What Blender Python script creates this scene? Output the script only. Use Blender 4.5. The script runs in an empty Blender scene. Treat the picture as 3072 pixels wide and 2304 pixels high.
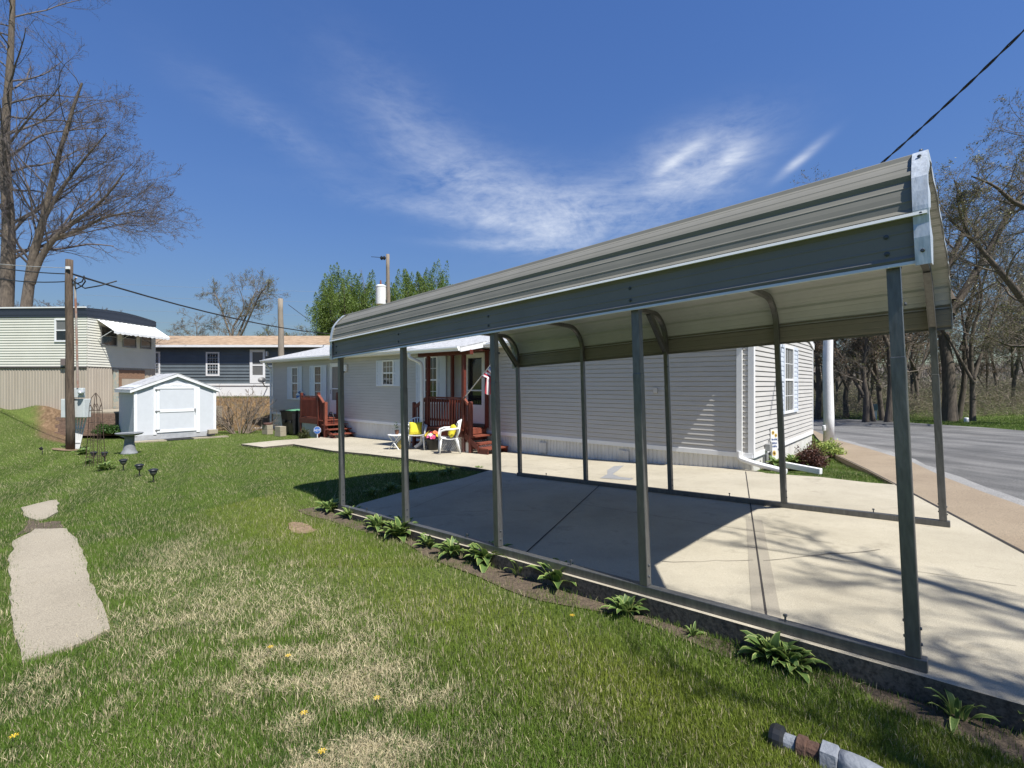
import bpy, bmesh, math, random
import numpy as np
from mathutils import Vector, Matrix
from mathutils.geometry import delaunay_2d_cdt
random.seed(7); np.random.seed(7)
R=math.radians
sc=bpy.context.scene; COL=sc.collection

# ---------------- camera, sky, sun, exposure
FPX=1459.15; EYE=1.5; HZ=1153.0            # focal length and horizon in the 3072 px photograph, eye height
cam=bpy.data.cameras.new('camera'); co=bpy.data.objects.new('camera',cam); COL.objects.link(co)
cam.sensor_width=36.0; cam.lens=36.0*FPX/3072; cam.clip_start=.05; cam.clip_end=3000
co.location=(0,0,EYE); co.rotation_euler=(R(90),0,0); sc.camera=co
SUN=Vector((.445,-.487,1.03)).normalized()
SUN_EL=math.asin(SUN.z); SUN_AZ=math.atan2(SUN.x,SUN.y)     # azimuth clockwise from +Y
sc.view_settings.view_transform='Standard'; sc.view_settings.look='None'
sc.view_settings.exposure=0.66; sc.view_settings.gamma=1.0
ld=bpy.data.lights.new('sun','SUN'); ld.energy=4.8; ld.angle=R(.53); ld.color=(1,.975,.93)
lo=bpy.data.objects.new('sun',ld); COL.objects.link(lo); lo.location=(20,-20,40)
lo.rotation_euler=(-SUN).to_track_quat('-Z','Y').to_euler()
world=bpy.data.worlds.new('World'); sc.world=world; world.use_nodes=True
def build_sky():
    nt=world.node_tree; N=nt.nodes; L=nt.links; N.clear()
    out=N.new('ShaderNodeOutputWorld'); bg=N.new('ShaderNodeBackground'); bg.inputs[1].default_value=.074
    sky=N.new('ShaderNodeTexSky'); sky.sky_type='NISHITA'; sky.sun_disc=False
    sky.sun_elevation=SUN_EL; sky.sun_rotation=SUN_AZ; sky.altitude=300; sky.air_density=1.0; sky.dust_density=.0; sky.ozone_density=2.2
    tc=N.new('ShaderNodeTexCoord')
    def vm(op,a,b=None):
        n=N.new('ShaderNodeVectorMath'); n.operation=op
        if hasattr(a,'node'): L.new(a,n.inputs[0])
        else: n.inputs[0].default_value=a
        if b is not None:
            if hasattr(b,'node'): L.new(b,n.inputs[1])
            else: n.inputs[1].default_value=b
        return n.outputs['Value'] if op=='DOT_PRODUCT' else n.outputs['Vector']
    def mm(op,a,b=None,clamp=False):
        n=N.new('ShaderNodeMath'); n.operation=op; n.use_clamp=clamp
        for i,x in enumerate((a,b)):
            if x is None: continue
            if hasattr(x,'node'): L.new(x,n.inputs[i])
            else: n.inputs[i].default_value=x
        return n.outputs[0]
    d=tc.outputs['Generated']
    def blob(u,v,su,sv,rot,gain):
        c=Vector(((u-1536)/FPX,1,(HZ-v)/FPX)).normalized()
        e=c.cross(Vector((0,0,1))).normalized(); f=e.cross(c)
        cr,sr=math.cos(R(rot)),math.sin(R(rot)); e1=e*cr+f*sr; e2=f*cr-e*sr
        a=mm('DIVIDE',vm('DOT_PRODUCT',d,tuple(e1)),su); b=mm('DIVIDE',vm('DOT_PRODUCT',d,tuple(e2)),sv)
        q=mm('ADD',mm('MULTIPLY',a,a),mm('MULTIPLY',b,b))
        g=mm('EXPONENT',mm('MULTIPLY',q,-1.0))
        front=mm('GREATER_THAN',vm('DOT_PRODUCT',d,tuple(c)),.3)
        return mm('MULTIPLY',mm('MULTIPLY',g,front),gain)
    def noise(rot,scale,sc3,detail,rough,dist):
        mp=N.new('ShaderNodeMapping'); L.new(d,mp.inputs['Vector']); mp.inputs['Rotation'].default_value=rot; mp.inputs['Scale'].default_value=sc3
        n=N.new('ShaderNodeTexNoise'); L.new(mp.outputs[0],n.inputs['Vector'])
        n.inputs['Scale'].default_value=scale; n.inputs['Detail'].default_value=detail; n.inputs['Roughness'].default_value=rough; n.inputs['Distortion'].default_value=dist
        return n.outputs['Fac']
    veil=None
    for b in [(1330,490,.17,.065,-30,.20),(1560,610,.17,.06,-16,.46),(1790,640,.15,.055,6,.46),(2110,520,.09,.055,20,.42),(2080,440,.11,.04,10,.28),(1400,650,.20,.018,-8,.3),(1560,740,.13,.010,-3,.4),(840,400,.13,.03,-24,.16),(1200,330,.13,.05,-38,.09)]:
        x=blob(*b); veil=x if veil is None else mm('ADD',veil,x)
    n1=noise((R(10),R(24),R(-12)),5.2,(1,1,2.4),10,.66,.9); n2=noise((R(0),R(-38),R(20)),34,(1,1,2.2),5,.6,.5); n3=noise((R(0),R(30),0),9,(1,1,5),8,.65,.4)
    tex=mm('ADD',mm('MULTIPLY',n1,1.0),mm('ADD',mm('MULTIPLY',n2,.42),mm('MULTIPLY',n3,.55)))
    cov=mm('MULTIPLY',veil,mm('MULTIPLY',mm('SUBTRACT',tex,.72,True),2.1),True)
    for b in [(2400,480,.035,.007,34,.9),(2030,480,.04,.009,30,.85),(2190,480,.05,.014,40,.55),(2110,520,.09,.012,10,.35)]:
        cov=mm('ADD',cov,mm('MULTIPLY',blob(*b),mm('MULTIPLY',n3,1.3)),True)
    cov=mm('MULTIPLY',cov,.9)
    hs=N.new('ShaderNodeHueSaturation'); L.new(sky.outputs[0],hs.inputs['Color']); hs.inputs['Saturation'].default_value=1.22; hs.inputs['Hue'].default_value=.512
    bw=N.new('ShaderNodeRGBToBW'); L.new(hs.outputs[0],bw.inputs[0])
    fac=mm('DIVIDE',2.05,mm('ADD',1.0,mm('DIVIDE',bw.outputs[0],2.2)))      # even out the sky between the sun's side and the far side
    sc_=N.new('ShaderNodeVectorMath'); sc_.operation='SCALE'; L.new(hs.outputs[0],sc_.inputs[0]); L.new(fac,sc_.inputs['Scale'])
    mix=N.new('ShaderNodeMix'); mix.data_type='RGBA'; L.new(cov,mix.inputs[0]); L.new(sc_.outputs[0],mix.inputs[6]); mix.inputs[7].default_value=(7.2,7.7,8.6,1)
    L.new(mix.outputs[2],bg.inputs[0]); L.new(bg.outputs[0],out.inputs[0])
build_sky()

# ---------------- helpers
def at(u,v,Y): return Vector(((u-1536)/FPX*Y,Y,EYE-(v-HZ)/FPX*Y))
def hit(u,v,zf,y0=1.0,y1=60.0):
    """point of the ground zf(x,y) seen along photograph direction (u,v)"""
    a,b=y0,y1
    g=lambda Y:(EYE-(v-HZ)/FPX*Y)-zf((u-1536)/FPX*Y,Y)
    for _ in range(60):
        m=.5*(a+b)
        if g(m)>0: a=m
        else: b=m
    return at(u,v,a)
def sstep(t,a,b):
    t=np.clip((t-a)/(b-a),0,1); return t*t*(3-2*t)
class MB:
    def __init__(s): s.v=[]; s.f=[]; s.m=[]
    def add(s,vs,fs,m=0):
        o=len(s.v); s.v+= [tuple(p) for p in vs]; s.f+=[tuple(i+o for i in f) for f in fs]; s.m+=[m]*len(fs); return s
    def box(s,x0,x1,y0,y1,z0,z1,m=0):
        return s.add([(x0,y0,z0),(x1,y0,z0),(x1,y1,z0),(x0,y1,z0),(x0,y0,z1),(x1,y0,z1),(x1,y1,z1),(x0,y1,z1)],
            [(3,2,1,0),(4,5,6,7),(0,1,5,4),(1,2,6,5),(2,3,7,6),(3,0,4,7)],m)
    def beam(s,p,q,w,h,m=0,up=(0,0,1)):
        p=Vector(p);q=Vector(q);d=(q-p).normalized(); upv=Vector(up)
        if abs(d.dot(upv))>.98: upv=Vector((0,1,0))
        a=d.cross(upv).normalized()*w*.5; b=a.cross(d).normalized()*h*.5
        return s.add([p-a-b,p+a-b,p+a+b,p-a+b,q-a-b,q+a-b,q+a+b,q-a+b],[(0,1,2,3),(7,6,5,4),(0,4,5,1),(1,5,6,2),(2,6,7,3),(3,7,4,0)],m)
    def tube(s,pts,rad,n=6,m=0,caps=True):
        pts=[Vector(p) for p in pts]; k=len(pts); o=len(s.v)
        if not hasattr(rad,'__len__'): rad=[rad]*k
        ref=None
        for i,p in enumerate(pts):
            d=(pts[min(i+1,k-1)]-pts[max(i-1,0)]); d=d.normalized() if d.length>1e-9 else Vector((0,0,1))
            if ref is None: ref=d.orthogonal().normalized()
            a=(ref-d*ref.dot(d)); a=a.normalized() if a.length>1e-6 else d.orthogonal().normalized(); ref=a; b=d.cross(a)
            for j in range(n):
                t=2*math.pi*j/n; s.v.append(tuple(p+(a*math.cos(t)+b*math.sin(t))*rad[i]))
        for i in range(k-1):
            for j in range(n):
                j2=(j+1)%n; s.f.append((o+i*n+j,o+i*n+j2,o+(i+1)*n+j2,o+(i+1)*n+j)); s.m.append(m)
        if caps and n>2:
            s.f.append(tuple(o+j for j in reversed(range(n)))); s.m.append(m)
            s.f.append(tuple(o+(k-1)*n+j for j in range(n))); s.m.append(m)
        return s
    def lathe(s,prof,n=20,c=(0,0,0),m=0,axis=None):
        o=len(s.v); c=Vector(c); M=Matrix.Identity(3)
        if axis is not None: M=Vector((0,0,1)).rotation_difference(Vector(axis).normalized()).to_matrix()
        for r,z in prof:
            for j in range(n):
                t=2*math.pi*j/n; s.v.append(tuple(c+M@Vector((r*math.cos(t),r*math.sin(t),z))))
        for i in range(len(prof)-1):
            for j in range(n):
                j2=(j+1)%n; s.f.append((o+i*n+j,o+i*n+j2,o+(i+1)*n+j2,o+(i+1)*n+j)); s.m.append(m)
        s.f.append(tuple(o+j for j in reversed(range(n)))); s.m.append(m)
        s.f.append(tuple(o+(len(prof)-1)*n+j for j in range(n))); s.m.append(m)
        return s
    def quad(s,a,b,c,d,m=0): return s.add([a,b,c,d],[(0,1,2,3)],m)
    def prism(s,poly,h0,h1,m=0,plane='xy'):
        """closed polygon extruded between two offsets"""
        n=len(poly)
        f={'xy':lambda p,h:(p[0],p[1],h),'xz':lambda p,h:(p[0],h,p[1]),'yz':lambda p,h:(h,p[0],p[1])}[plane]
        return s.add([f(p,h0) for p in poly]+[f(p,h1) for p in poly],[tuple(reversed(range(n))),tuple(range(n,2*n))]+[(i,(i+1)%n,(i+1)%n+n,i+n) for i in range(n)],m)
    def build(s,name,mats,parent=None,smooth=False,bevel=0,fix=True):
        me=bpy.data.meshes.new(name); me.from_pydata(s.v,[],s.f)
        if not isinstance(mats,(list,tuple)): mats=[mats]
        for m in mats: me.materials.append(m)
        if len(mats)>1: me.polygons.foreach_set('material_index',s.m)
        if fix:
            bm=bmesh.new(); bm.from_mesh(me); bmesh.ops.recalc_face_normals(bm,faces=bm.faces); bm.to_mesh(me); bm.free()
        if smooth: me.polygons.foreach_set('use_smooth',[True]*len(me.polygons))
        o=bpy.data.objects.new(name,me); COL.objects.link(o)
        if parent is not None: o.parent=parent
        if bevel:
            b=o.modifiers.new('bevel','BEVEL'); b.width=bevel; b.segments=2; b.limit_method='ANGLE'; b.angle_limit=R(40)
        if smooth=='auto' or bevel: pass
        return o
def tag(o,label=None,cat=None,group=None,kind=None):
    if label: o['label']=label
    if cat: o['category']=cat
    if group: o['group']=group
    if kind: o['kind']=kind
    return o
def thing(name,label,cat,loc=(0,0,0),rz=0,group=None):
    o=bpy.data.objects.new(name,None); COL.objects.link(o); o.empty_display_size=.2
    o.location=loc; o.rotation_euler=(0,0,rz); return tag(o,label,cat,group)
def copy_tree(o,parent=None):
    c=o.copy(); COL.objects.link(c)
    if parent is not None: c.parent=parent
    for k in list(o.children): copy_tree(k,c)
    return c
def raw_mesh(name,V,F,mats,parent=None,mi=None,smooth=False):
    """fast mesh from numpy arrays, F is (n,3) or (n,4)"""
    V=np.asarray(V,np.float32); F=np.asarray(F,np.int32); k=F.shape[1]; n=len(F)
    me=bpy.data.meshes.new(name); me.vertices.add(len(V)); me.vertices.foreach_set('co',V.ravel())
    me.loops.add(n*k); me.loops.foreach_set('vertex_index',F.ravel()); me.polygons.add(n)
    me.polygons.foreach_set('loop_start',np.arange(0,n*k,k,dtype=np.int32))
    for m in (mats if isinstance(mats,(list,tuple)) else [mats]): me.materials.append(m)
    if mi is not None: me.polygons.foreach_set('material_index',np.asarray(mi,np.int32))
    if smooth: me.polygons.foreach_set('use_smooth',np.ones(n,bool))
    me.update(calc_edges=True); me.validate()
    o=bpy.data.objects.new(name,me); COL.objects.link(o)
    if parent is not None: o.parent=parent
    return o
def inpoly(px,py,poly):
    px=np.asarray(px);py=np.asarray(py);r=np.zeros(px.shape,bool);n=len(poly)
    for i in range(n):
        x1,y1=poly[i][0],poly[i][1];x2,y2=poly[(i+1)%n][0],poly[(i+1)%n][1]
        if y1==y2: continue
        r^=((y1>py)!=(y2>py))&(px<(x2-x1)*(py-y1)/(y2-y1)+x1)
    return r
def sheet(name,poly,zf,mat,dz=0,step=.8,thick=0,jit=0,mats=None):
    """a ground sheet inside an outline, draped on zf"""
    P=[]
    n=len(poly)
    for i in range(n):
        a=Vector(poly[i][:2]);b=Vector(poly[(i+1)%n][:2]);k=max(1,int((b-a).length/step))
        for j in range(k):
            p=a.lerp(b,j/k)
            if jit and j: p=p+Vector((random.uniform(-jit,jit),random.uniform(-jit,jit)))
            P.append(p)
    m=len(P); xs=[p.x for p in P]; ys=[p.y for p in P]
    gx=np.arange(min(xs),max(xs),step);gy=np.arange(min(ys),max(ys),step)
    if len(gx) and len(gy):
        X,Y=np.meshgrid(gx,gy);X=X.ravel();Y=Y.ravel();ok=inpoly(X,Y,[(p.x,p.y) for p in P])
        P=P+[Vector((x,y)) for x,y in zip(X[ok],Y[ok])]
    vs,es,fs,*_=delaunay_2d_cdt(P,[(i,(i+1)%m) for i in range(m)],[],1,1e-5)
    b=MB(); V=[(v.x,v.y,float(zf(v.x,v.y))+dz) for v in vs]
    b.add(V,[tuple(f) for f in fs])
    if thick:
        low=[(x,y,z-thick) for x,y,z in V[:m]]; o=len(b.v); b.v+=low
        for i in range(m): b.f.append((i,(i+1)%m,o+(i+1)%m,o+i)); b.m.append(1 if mats else 0)
    return b.build(name,mats or mat,fix=True)
# materials -------------------------------------------------------------
def nodes(name):
    m=bpy.data.materials.new(name); m.use_nodes=True; nt=m.node_tree
    return m,nt,nt.nodes,nt.links,nt.nodes['Principled BSDF']
def mat(name,c,rough=.6,metal=0,var=.12,scale=6,c2=None,bump=0,bscale=60,spec=.5,stretch=None,detail=6,contrast=(.3,.7)):
    """principled material with noise mottling between c and c2, and fine bump"""
    m,nt,N,L,P=nodes(name)
    P.inputs['Roughness'].default_value=rough; P.inputs['Metallic'].default_value=metal; P.inputs['Specular IOR Level'].default_value=spec
    tc=N.new('ShaderNodeTexCoord'); src=tc.outputs['Object']
    mp=N.new('ShaderNodeMapping'); L.new(src,mp.inputs[0])
    if stretch: mp.inputs['Scale'].default_value=stretch
    n=N.new('ShaderNodeTexNoise'); L.new(mp.outputs[0],n.inputs['Vector']); n.inputs['Scale'].default_value=scale; n.inputs['Detail'].default_value=detail; n.inputs['Roughness'].default_value=.62
    r=N.new('ShaderNodeValToRGB'); r.color_ramp.elements[0].position=contrast[0]; r.color_ramp.elements[1].position=contrast[1]
    a=c if c2 is None else c; b=tuple(x*(1-var*2) for x in c) if c2 is None else c2
    if c2 is None: a=tuple(min(1,x*(1+var*.5)) for x in c)
    r.color_ramp.elements[0].color=(*b,1); r.color_ramp.elements[1].color=(*a,1)
    L.new(n.outputs['Fac'],r.inputs[0]); L.new(r.outputs[0],P.inputs['Base Color'])
    if bump:
        nb=N.new('ShaderNodeTexNoise'); L.new(mp.outputs[0],nb.inputs['Vector']); nb.inputs['Scale'].default_value=bscale; nb.inputs['Detail'].default_value=5
        bp=N.new('ShaderNodeBump'); bp.inputs['Strength'].default_value=bump; bp.inputs['Distance'].default_value=.02; L.new(nb.outputs['Fac'],bp.inputs['Height']); L.new(bp.outputs[0],P.inputs['Normal'])
    return m
# ---------------- site geometry: gray home's corner and axes, slopes
HC=Vector((4.672,9.429)); HA=R(49.2)
DS=Vector((-math.sin(HA),math.cos(HA))); DN=Vector((-math.cos(HA),-math.sin(HA)))   # along the front wall, and out of it
def hs(x,y): 
    qx=x-HC.x; qy=y-HC.y
    return qx*DS.x+qy*DS.y, qx*DN.x+qy*DN.y
def hp(s,d): p=HC+DS*s+DN*d; return p.x,p.y
def slabz(x,y):
    s,d=hs(x,y); s=np.clip(s,-12,30); d=np.clip(d,-30,40)
    f=np.where(s<4,-.0416*s,-.1664-.018*(s-4)); return -.17+.013*d+f
def lawnz(x,y):
    x=np.asarray(x,float); y=np.asarray(y,float); s,d=hs(x,y)
    z=slabz(x,y)-(.055+.085*sstep(-s,-5,1)*sstep(d,2,5))
    q=x/np.maximum(y,2.0)
    z=z-.08*sstep(-d,0,3)*sstep(-s,-1,2)                           # the street side lies a little lower
    z=z+1.5*sstep(-q,.875,1.13)*sstep(y,11.5,20.5)*sstep(-x,8,14) # hill under the old trailer
    z=z+.9*sstep(-q,.86,.90)*(1-sstep(-q,.95,1.05))*sstep(y,19.6,20.2)                   # made ground behind the retaining wall
    z=z+1.5*sstep(y,23.3,28.2)*sstep(-x,3.5,8)*(1-sstep(-q,.86,.92))     # bank before the blue home
    z=z+.12*sstep(d,3.2,5.0)*sstep(s,3.5,4.8)*(1-sstep(s,9,14))*(1-sstep(d,7.0,8.5))
    z=z-.8*sstep(y,46,140)*sstep(x,2,12)
    return z
def roadz(x,y): return slabz(x,y)-.075
# ---------------- setting materials
def ground_mat():
    m,nt,N,L,P=nodes('lawn soil and thatch'); P.inputs['Roughness'].default_value=.95; P.inputs['Specular IOR Level'].default_value=.1
    g=N.new('ShaderNodeNewGeometry')
    def noise(sc,det,src=None):
        n=N.new('ShaderNodeTexNoise'); n.inputs['Scale'].default_value=sc; n.inputs['Detail'].default_value=det; n.inputs['Roughness'].default_value=.65; L.new(src or g.outputs['Position'],n.inputs['Vector']); return n.outputs['Fac']
    def ramp(f,stops):
        r=N.new('ShaderNodeValToRGB'); e=r.color_ramp.elements
        while len(e)<len(stops): e.new(.5)
        for k,(p,c) in zip(e,stops): k.position=p; k.color=(*c,1)
        L.new(f,r.inputs[0]); return r.outputs[0]
    fine=ramp(noise(38,8),[(.32,(.05,.075,.018)),(.5,(.11,.15,.036)),(.66,(.19,.215,.065)),(.8,(.30,.27,.13))])
    bank=ramp(noise(14,8),[(.3,(.12,.075,.035)),(.55,(.27,.18,.09)),(.75,(.36,.27,.15))])
    sp=N.new('ShaderNodeSeparateXYZ'); L.new(g.outputs['Position'],sp.inputs[0])
    def mp(o,a,b,c,d):
        n=N.new('ShaderNodeMapRange'); n.inputs[1].default_value=a;n.inputs[2].default_value=b;n.inputs[3].default_value=c;n.inputs[4].default_value=d; n.clamp=True; L.new(o,n.inputs[0]); return n.outputs[0]
    def mul(a,b):
        n=N.new('ShaderNodeMath'); n.operation='MULTIPLY'; L.new(a,n.inputs[0]); L.new(b,n.inputs[1]); return n.outputs[0]
    big=noise(.9,5)
    mk=mul(mul(mp(sp.outputs['Y'],23.2,24.2,0,1),mp(sp.outputs['Y'],40,42,1,0)),mul(mp(sp.outputs['X'],-5,-3.5,1,0),mp(big,.3,.45,.55,1)))
    soil=ramp(noise(9,8),[(.3,(.10,.062,.034)),(.6,(.24,.16,.095)),(.78,(.34,.25,.15))])
    mx=N.new('ShaderNodeMix'); mx.data_type='RGBA'; L.new(mk,mx.inputs[0]); L.new(fine,mx.inputs[6]); L.new(bank,mx.inputs[7])
    at_=N.new('ShaderNodeAttribute'); at_.attribute_name='bare'; 
    mx2=N.new('ShaderNodeMix'); mx2.data_type='RGBA'; L.new(at_.outputs['Fac'],mx2.inputs[0]); L.new(mx.outputs[2],mx2.inputs[6]); L.new(soil,mx2.inputs[7])
    L.new(mx2.outputs[2],P.inputs['Base Color'])
    bp=N.new('ShaderNodeBump'); bp.inputs['Strength'].default_value=.9; bp.inputs['Distance'].default_value=.05; L.new(noise(45,6),bp.inputs['Height']); L.new(bp.outputs[0],P.inputs['Normal'])
    return m
def concrete(name,c,c2,sc=3.0,stain=.5,agg=220,rough=.85,pits=.35):
    m,nt,N,L,P=nodes(name); P.inputs['Roughness'].default_value=rough; P.inputs['Specular IOR Level'].default_value=.25
    g=N.new('ShaderNodeNewGeometry')
    def noise(s,d,rg=.6):
        n=N.new('ShaderNodeTexNoise'); n.inputs['Scale'].default_value=s; n.inputs['Detail'].default_value=d; n.inputs['Roughness'].default_value=rg; L.new(g.outputs['Position'],n.inputs['Vector']); return n.outputs['Fac']
    r=N.new('ShaderNodeValToRGB'); r.color_ramp.elements[0].position=.3; r.color_ramp.elements[1].position=.68; r.color_ramp.elements[0].color=(*c2,1); r.color_ramp.elements[1].color=(*c,1); L.new(noise(sc*.35,8,.65),r.inputs[0])
    r2=N.new('ShaderNodeValToRGB'); r2.color_ramp.elements[0].position=.34; r2.color_ramp.elements[1].position=.6; k=1-pits; r2.color_ramp.elements[0].color=(k,k,k,1); r2.color_ramp.elements[1].color=(1,1,1,1); L.new(noise(agg,3,.7),r2.inputs[0])
    r3=N.new('ShaderNodeValToRGB'); r3.color_ramp.elements[0].position=.56; r3.color_ramp.elements[1].position=.74; r3.color_ramp.elements[0].color=(1,1,1,1); k=1-stain*.45; r3.color_ramp.elements[1].color=(k,k*.98,k*.95,1); L.new(noise(sc*.7,9,.7),r3.inputs[0])
    a=N.new('ShaderNodeMix'); a.data_type='RGBA'; a.blend_type='MULTIPLY'; a.inputs[0].default_value=1; L.new(r.outputs[0],a.inputs[6]); L.new(r2.outputs[0],a.inputs[7])
    b=N.new('ShaderNodeMix'); b.data_type='RGBA'; b.blend_type='MULTIPLY'; b.inputs[0].default_value=1; L.new(a.outputs[2],b.inputs[6]); L.new(r3.outputs[0],b.inputs[7])
    L.new(b.outputs[2],P.inputs['Base Color'])
    bp=N.new('ShaderNodeBump'); bp.inputs['Strength'].default_value=.35; bp.inputs['Distance'].default_value=.006; L.new(noise(agg*.8,4),bp.inputs['Height']); L.new(bp.outputs[0],P.inputs['Normal'])
    return m
M_ground=ground_mat()
M_conc=concrete('driveway concrete',(.54,.485,.37),(.40,.355,.265),stain=.9,pits=.4)
M_side=concrete('rough concrete side darkened as shade',(.17,.145,.11),(.09,.078,.062),sc=6,agg=40,pits=.6)  # driveway edge faces, their shade put into the darker colour
M_walk=concrete('weathered walk concrete',(.43,.375,.28),(.33,.285,.21),agg=120,stain=.3,pits=.45)
M_tan=concrete('tan exposed aggregate concrete',(.37,.295,.205),(.29,.225,.155),agg=90,stain=.25,pits=.5)
def streaked(m,ang,s1,s2,amt):
    nt=m.node_tree;N=nt.nodes;L=nt.links;P=N['Principled BSDF']; src=P.inputs['Base Color'].links[0].from_socket
    g=N.new('ShaderNodeNewGeometry'); mp=N.new('ShaderNodeMapping'); mp.inputs['Rotation'].default_value=(0,0,ang); mp.inputs['Scale'].default_value=(s1,s2,1); L.new(g.outputs['Position'],mp.inputs[0])
    n=N.new('ShaderNodeTexNoise'); n.inputs['Scale'].default_value=1; n.inputs['Detail'].default_value=7; n.inputs['Roughness'].default_value=.6; L.new(mp.outputs[0],n.inputs['Vector'])
    r=N.new('ShaderNodeValToRGB'); r.color_ramp.elements[0].position=.38; r.color_ramp.elements[1].position=.6; k=1-amt; r.color_ramp.elements[0].color=(k,k,k*1.02,1); L.new(n.outputs['Fac'],r.inputs[0])
    a=N.new('ShaderNodeMix'); a.data_type='RGBA'; a.blend_type='MULTIPLY'; a.inputs[0].default_value=1; L.new(src,a.inputs[6]); L.new(r.outputs[0],a.inputs[7]); L.new(a.outputs[2],P.inputs['Base Color']); return m
M_road=concrete('old gray asphalt',(.29,.28,.26),(.15,.148,.14),sc=1.6,agg=70,stain=.8,pits=.55)
streaked(M_road,R(18),1.3,.16,.45)
M_white_edge=concrete('worn pale road edge',(.36,.35,.33),(.24,.235,.22),agg=60,stain=.3,pits=.5)
M_joint=mat('dark joint filler',(.035,.03,.026),.9)
M_crack=mat('hairline crack',(.19,.165,.13),.9)
M_dirt=mat('bare dirt',(.30,.205,.125),.95,c2=(.15,.10,.06),scale=14,bump=.8,bscale=40)
M_mulch=mat('garden bed soil',(.15,.11,.07),.95,c2=(.05,.036,.024),scale=30,bump=.9,bscale=60)
# ---------------- carport frame axes (it stands square on the sloping slab)
CX=Vector((.727,-.686,.042)); CY=Vector((.686,.727,-.011)); CZ_=CX.cross(CY).normalized(); CY=CZ_.cross(CX).normalized(); CX.normalize()
C0=Vector((2.09,2.526,.026))
MC=Matrix(((CX.x,CY.x,CZ_.x,C0.x),(CX.y,CY.y,CZ_.y,C0.y),(CX.z,CY.z,CZ_.z,C0.z),(0,0,0,1)))
def cw(x,y,z=0): return MC@Vector((x,y,z))
def gp(u,v): return hit(u,v,slabz)
def lp(u,v): return hit(u,v,lawnz)
xy=lambda p:(p.x,p.y)
front=[xy(cw(7.5,-.10)),xy(cw(4.2,-.09)),xy(cw(.5,-.075)),xy(cw(-1,-.065)),xy(cw(-3,-.06)),xy(cw(-6.22,-.06))]
left=[xy(cw(-6.0,.04))]+[xy(gp(u,v)) for u,v in [(1080,1512),(1215,1475),(1390,1435),(1470,1411),(1330,1392),(1220,1376),(1100,1362),(1000,1353),(879,1333),(789,1342),(724,1333),(829,1322),(960,1314)]]
back=[hp(16.2,.35),hp(15.8,-.05),hp(8,-.05),hp(.05,-.05)]
right=[xy(gp(2300,1421)),xy(gp(2463,1432)),xy(gp(2540,1441)),xy(gp(2600,1448)),xy(gp(2688,1455)),xy(gp(2831,1531)),xy(gp(3072,1659)),xy(cw(7.5,2.3))]
SLAB=front+left+back+right
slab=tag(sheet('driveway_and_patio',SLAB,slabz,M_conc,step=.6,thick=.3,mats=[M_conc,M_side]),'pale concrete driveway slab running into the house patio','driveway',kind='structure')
STRIP=[xy(gp(u,v)) for u,v in [(3500,1880),(3072,1659),(2831,1531),(2688,1455),(2600,1409),(2496,1360),(2470,1335),(2440,1300),(2420,1285)]]+[xy(hit(u,v,roadz)) for u,v in [(2440,1296),(2496,1322),(2600,1352),(2684,1379),(2738,1397),(2825,1440),(2950,1490),(3072,1535),(3400,1650)]]
def stripz(x,y): return slabz(x,y)-.012
tag(sheet('gutter_strip',STRIP,stripz,M_tan,step=.7,thick=.2),'tan aggregate concrete strip between the driveway and the street','pavement',kind='structure')
ROAD=[(16,2.0),(9.2,3.6)]+[xy(hit(u,v,roadz)) for u,v in [(3400,1650),(3072,1535),(2950,1490),(2825,1440),(2738,1397),(2684,1379),(2600,1352),(2496,1322),(2440,1296),(2400,1284)]]+[(10.2,24.5),(8,31),(2,37),(-6,42),(-6,47),(6,42),(12.5,33)]+[xy(hit(u,v,roadz)) for u,v in [(2438,1255),(2560,1259),(2673,1265),(2818,1275),(2950,1283),(3072,1293)]]+[(20.5,13),(22.5,6),(24,-4)]
tag(sheet('street',ROAD,lambda x,y:roadz(x,y)+.0,M_road,step=1.0,thick=.2),'gray worn asphalt street curving past the house end','road',kind='structure')
EDGE=[xy(hit(u,v,roadz)) for u,v in [(3400,1655),(3072,1537),(2950,1491),(2825,1441),(2738,1398),(2684,1380),(2600,1353),(2496,1323)]]+[xy(hit(u,v,roadz)) for u,v in [(2500,1312),(2604,1339),(2690,1362),(2745,1379),(2835,1418),(2960,1464),(3072,1503),(3400,1610)]]
tag(sheet('road_edge',EDGE,lambda x,y:roadz(x,y)+.006,M_white_edge,step=.5,jit=.05),'whitish worn edge of the asphalt along the gutter','road',kind='structure')
def line(name,pts,w,m,zf=slabz,dz=.004,jit=0):
    pts=[Vector(p[:2]) for p in pts]; a=[];b=[]
    for i,p in enumerate(pts):
        d=(pts[min(i+1,len(pts)-1)]-pts[max(0,i-1)]).normalized(); n=Vector((-d.y,d.x))*(w*.5)*random.uniform(1-jit,1+jit); a.append(p+n); b.append(p-n)
    return sheet(name,[xy(p) for p in a]+[xy(p) for p in reversed(b)],zf,m,dz=dz,step=.4)
def spread(p,q,n,j):
    p=Vector(p);q=Vector(q); return [p.lerp(q,i/n)+Vector((random.uniform(-j,j),random.uniform(-j,j)))*(0<i<n) for i in range(n+1)]
for a,b,w in [((2237,1416),(2300,1856),.014),((1800,1456),(1578,1660),.014)]:
    tag(line('driveway_joint',[xy(gp(*a)),xy(gp(*b))],w,M_joint),kind='structure')
tag(line('driveway_joint',[xy(gp(u,v)) for u,v in [(2496,1360),(2600,1409),(2688,1455),(2831,1531),(3072,1659),(3400,1830)]],.03,M_joint,dz=.006),kind='structure')
for a,b,w in [((1700,1507),(2500,1632),.007),((1221,1531),(1456,1437),.008),((1240,1392),(1560,1402),.008),((2232,1640),(3050,1760),.006)]:
    tag(line('driveway_joint',[xy(gp(*a)),xy(gp(*b))],w,M_crack),kind='structure')
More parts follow.
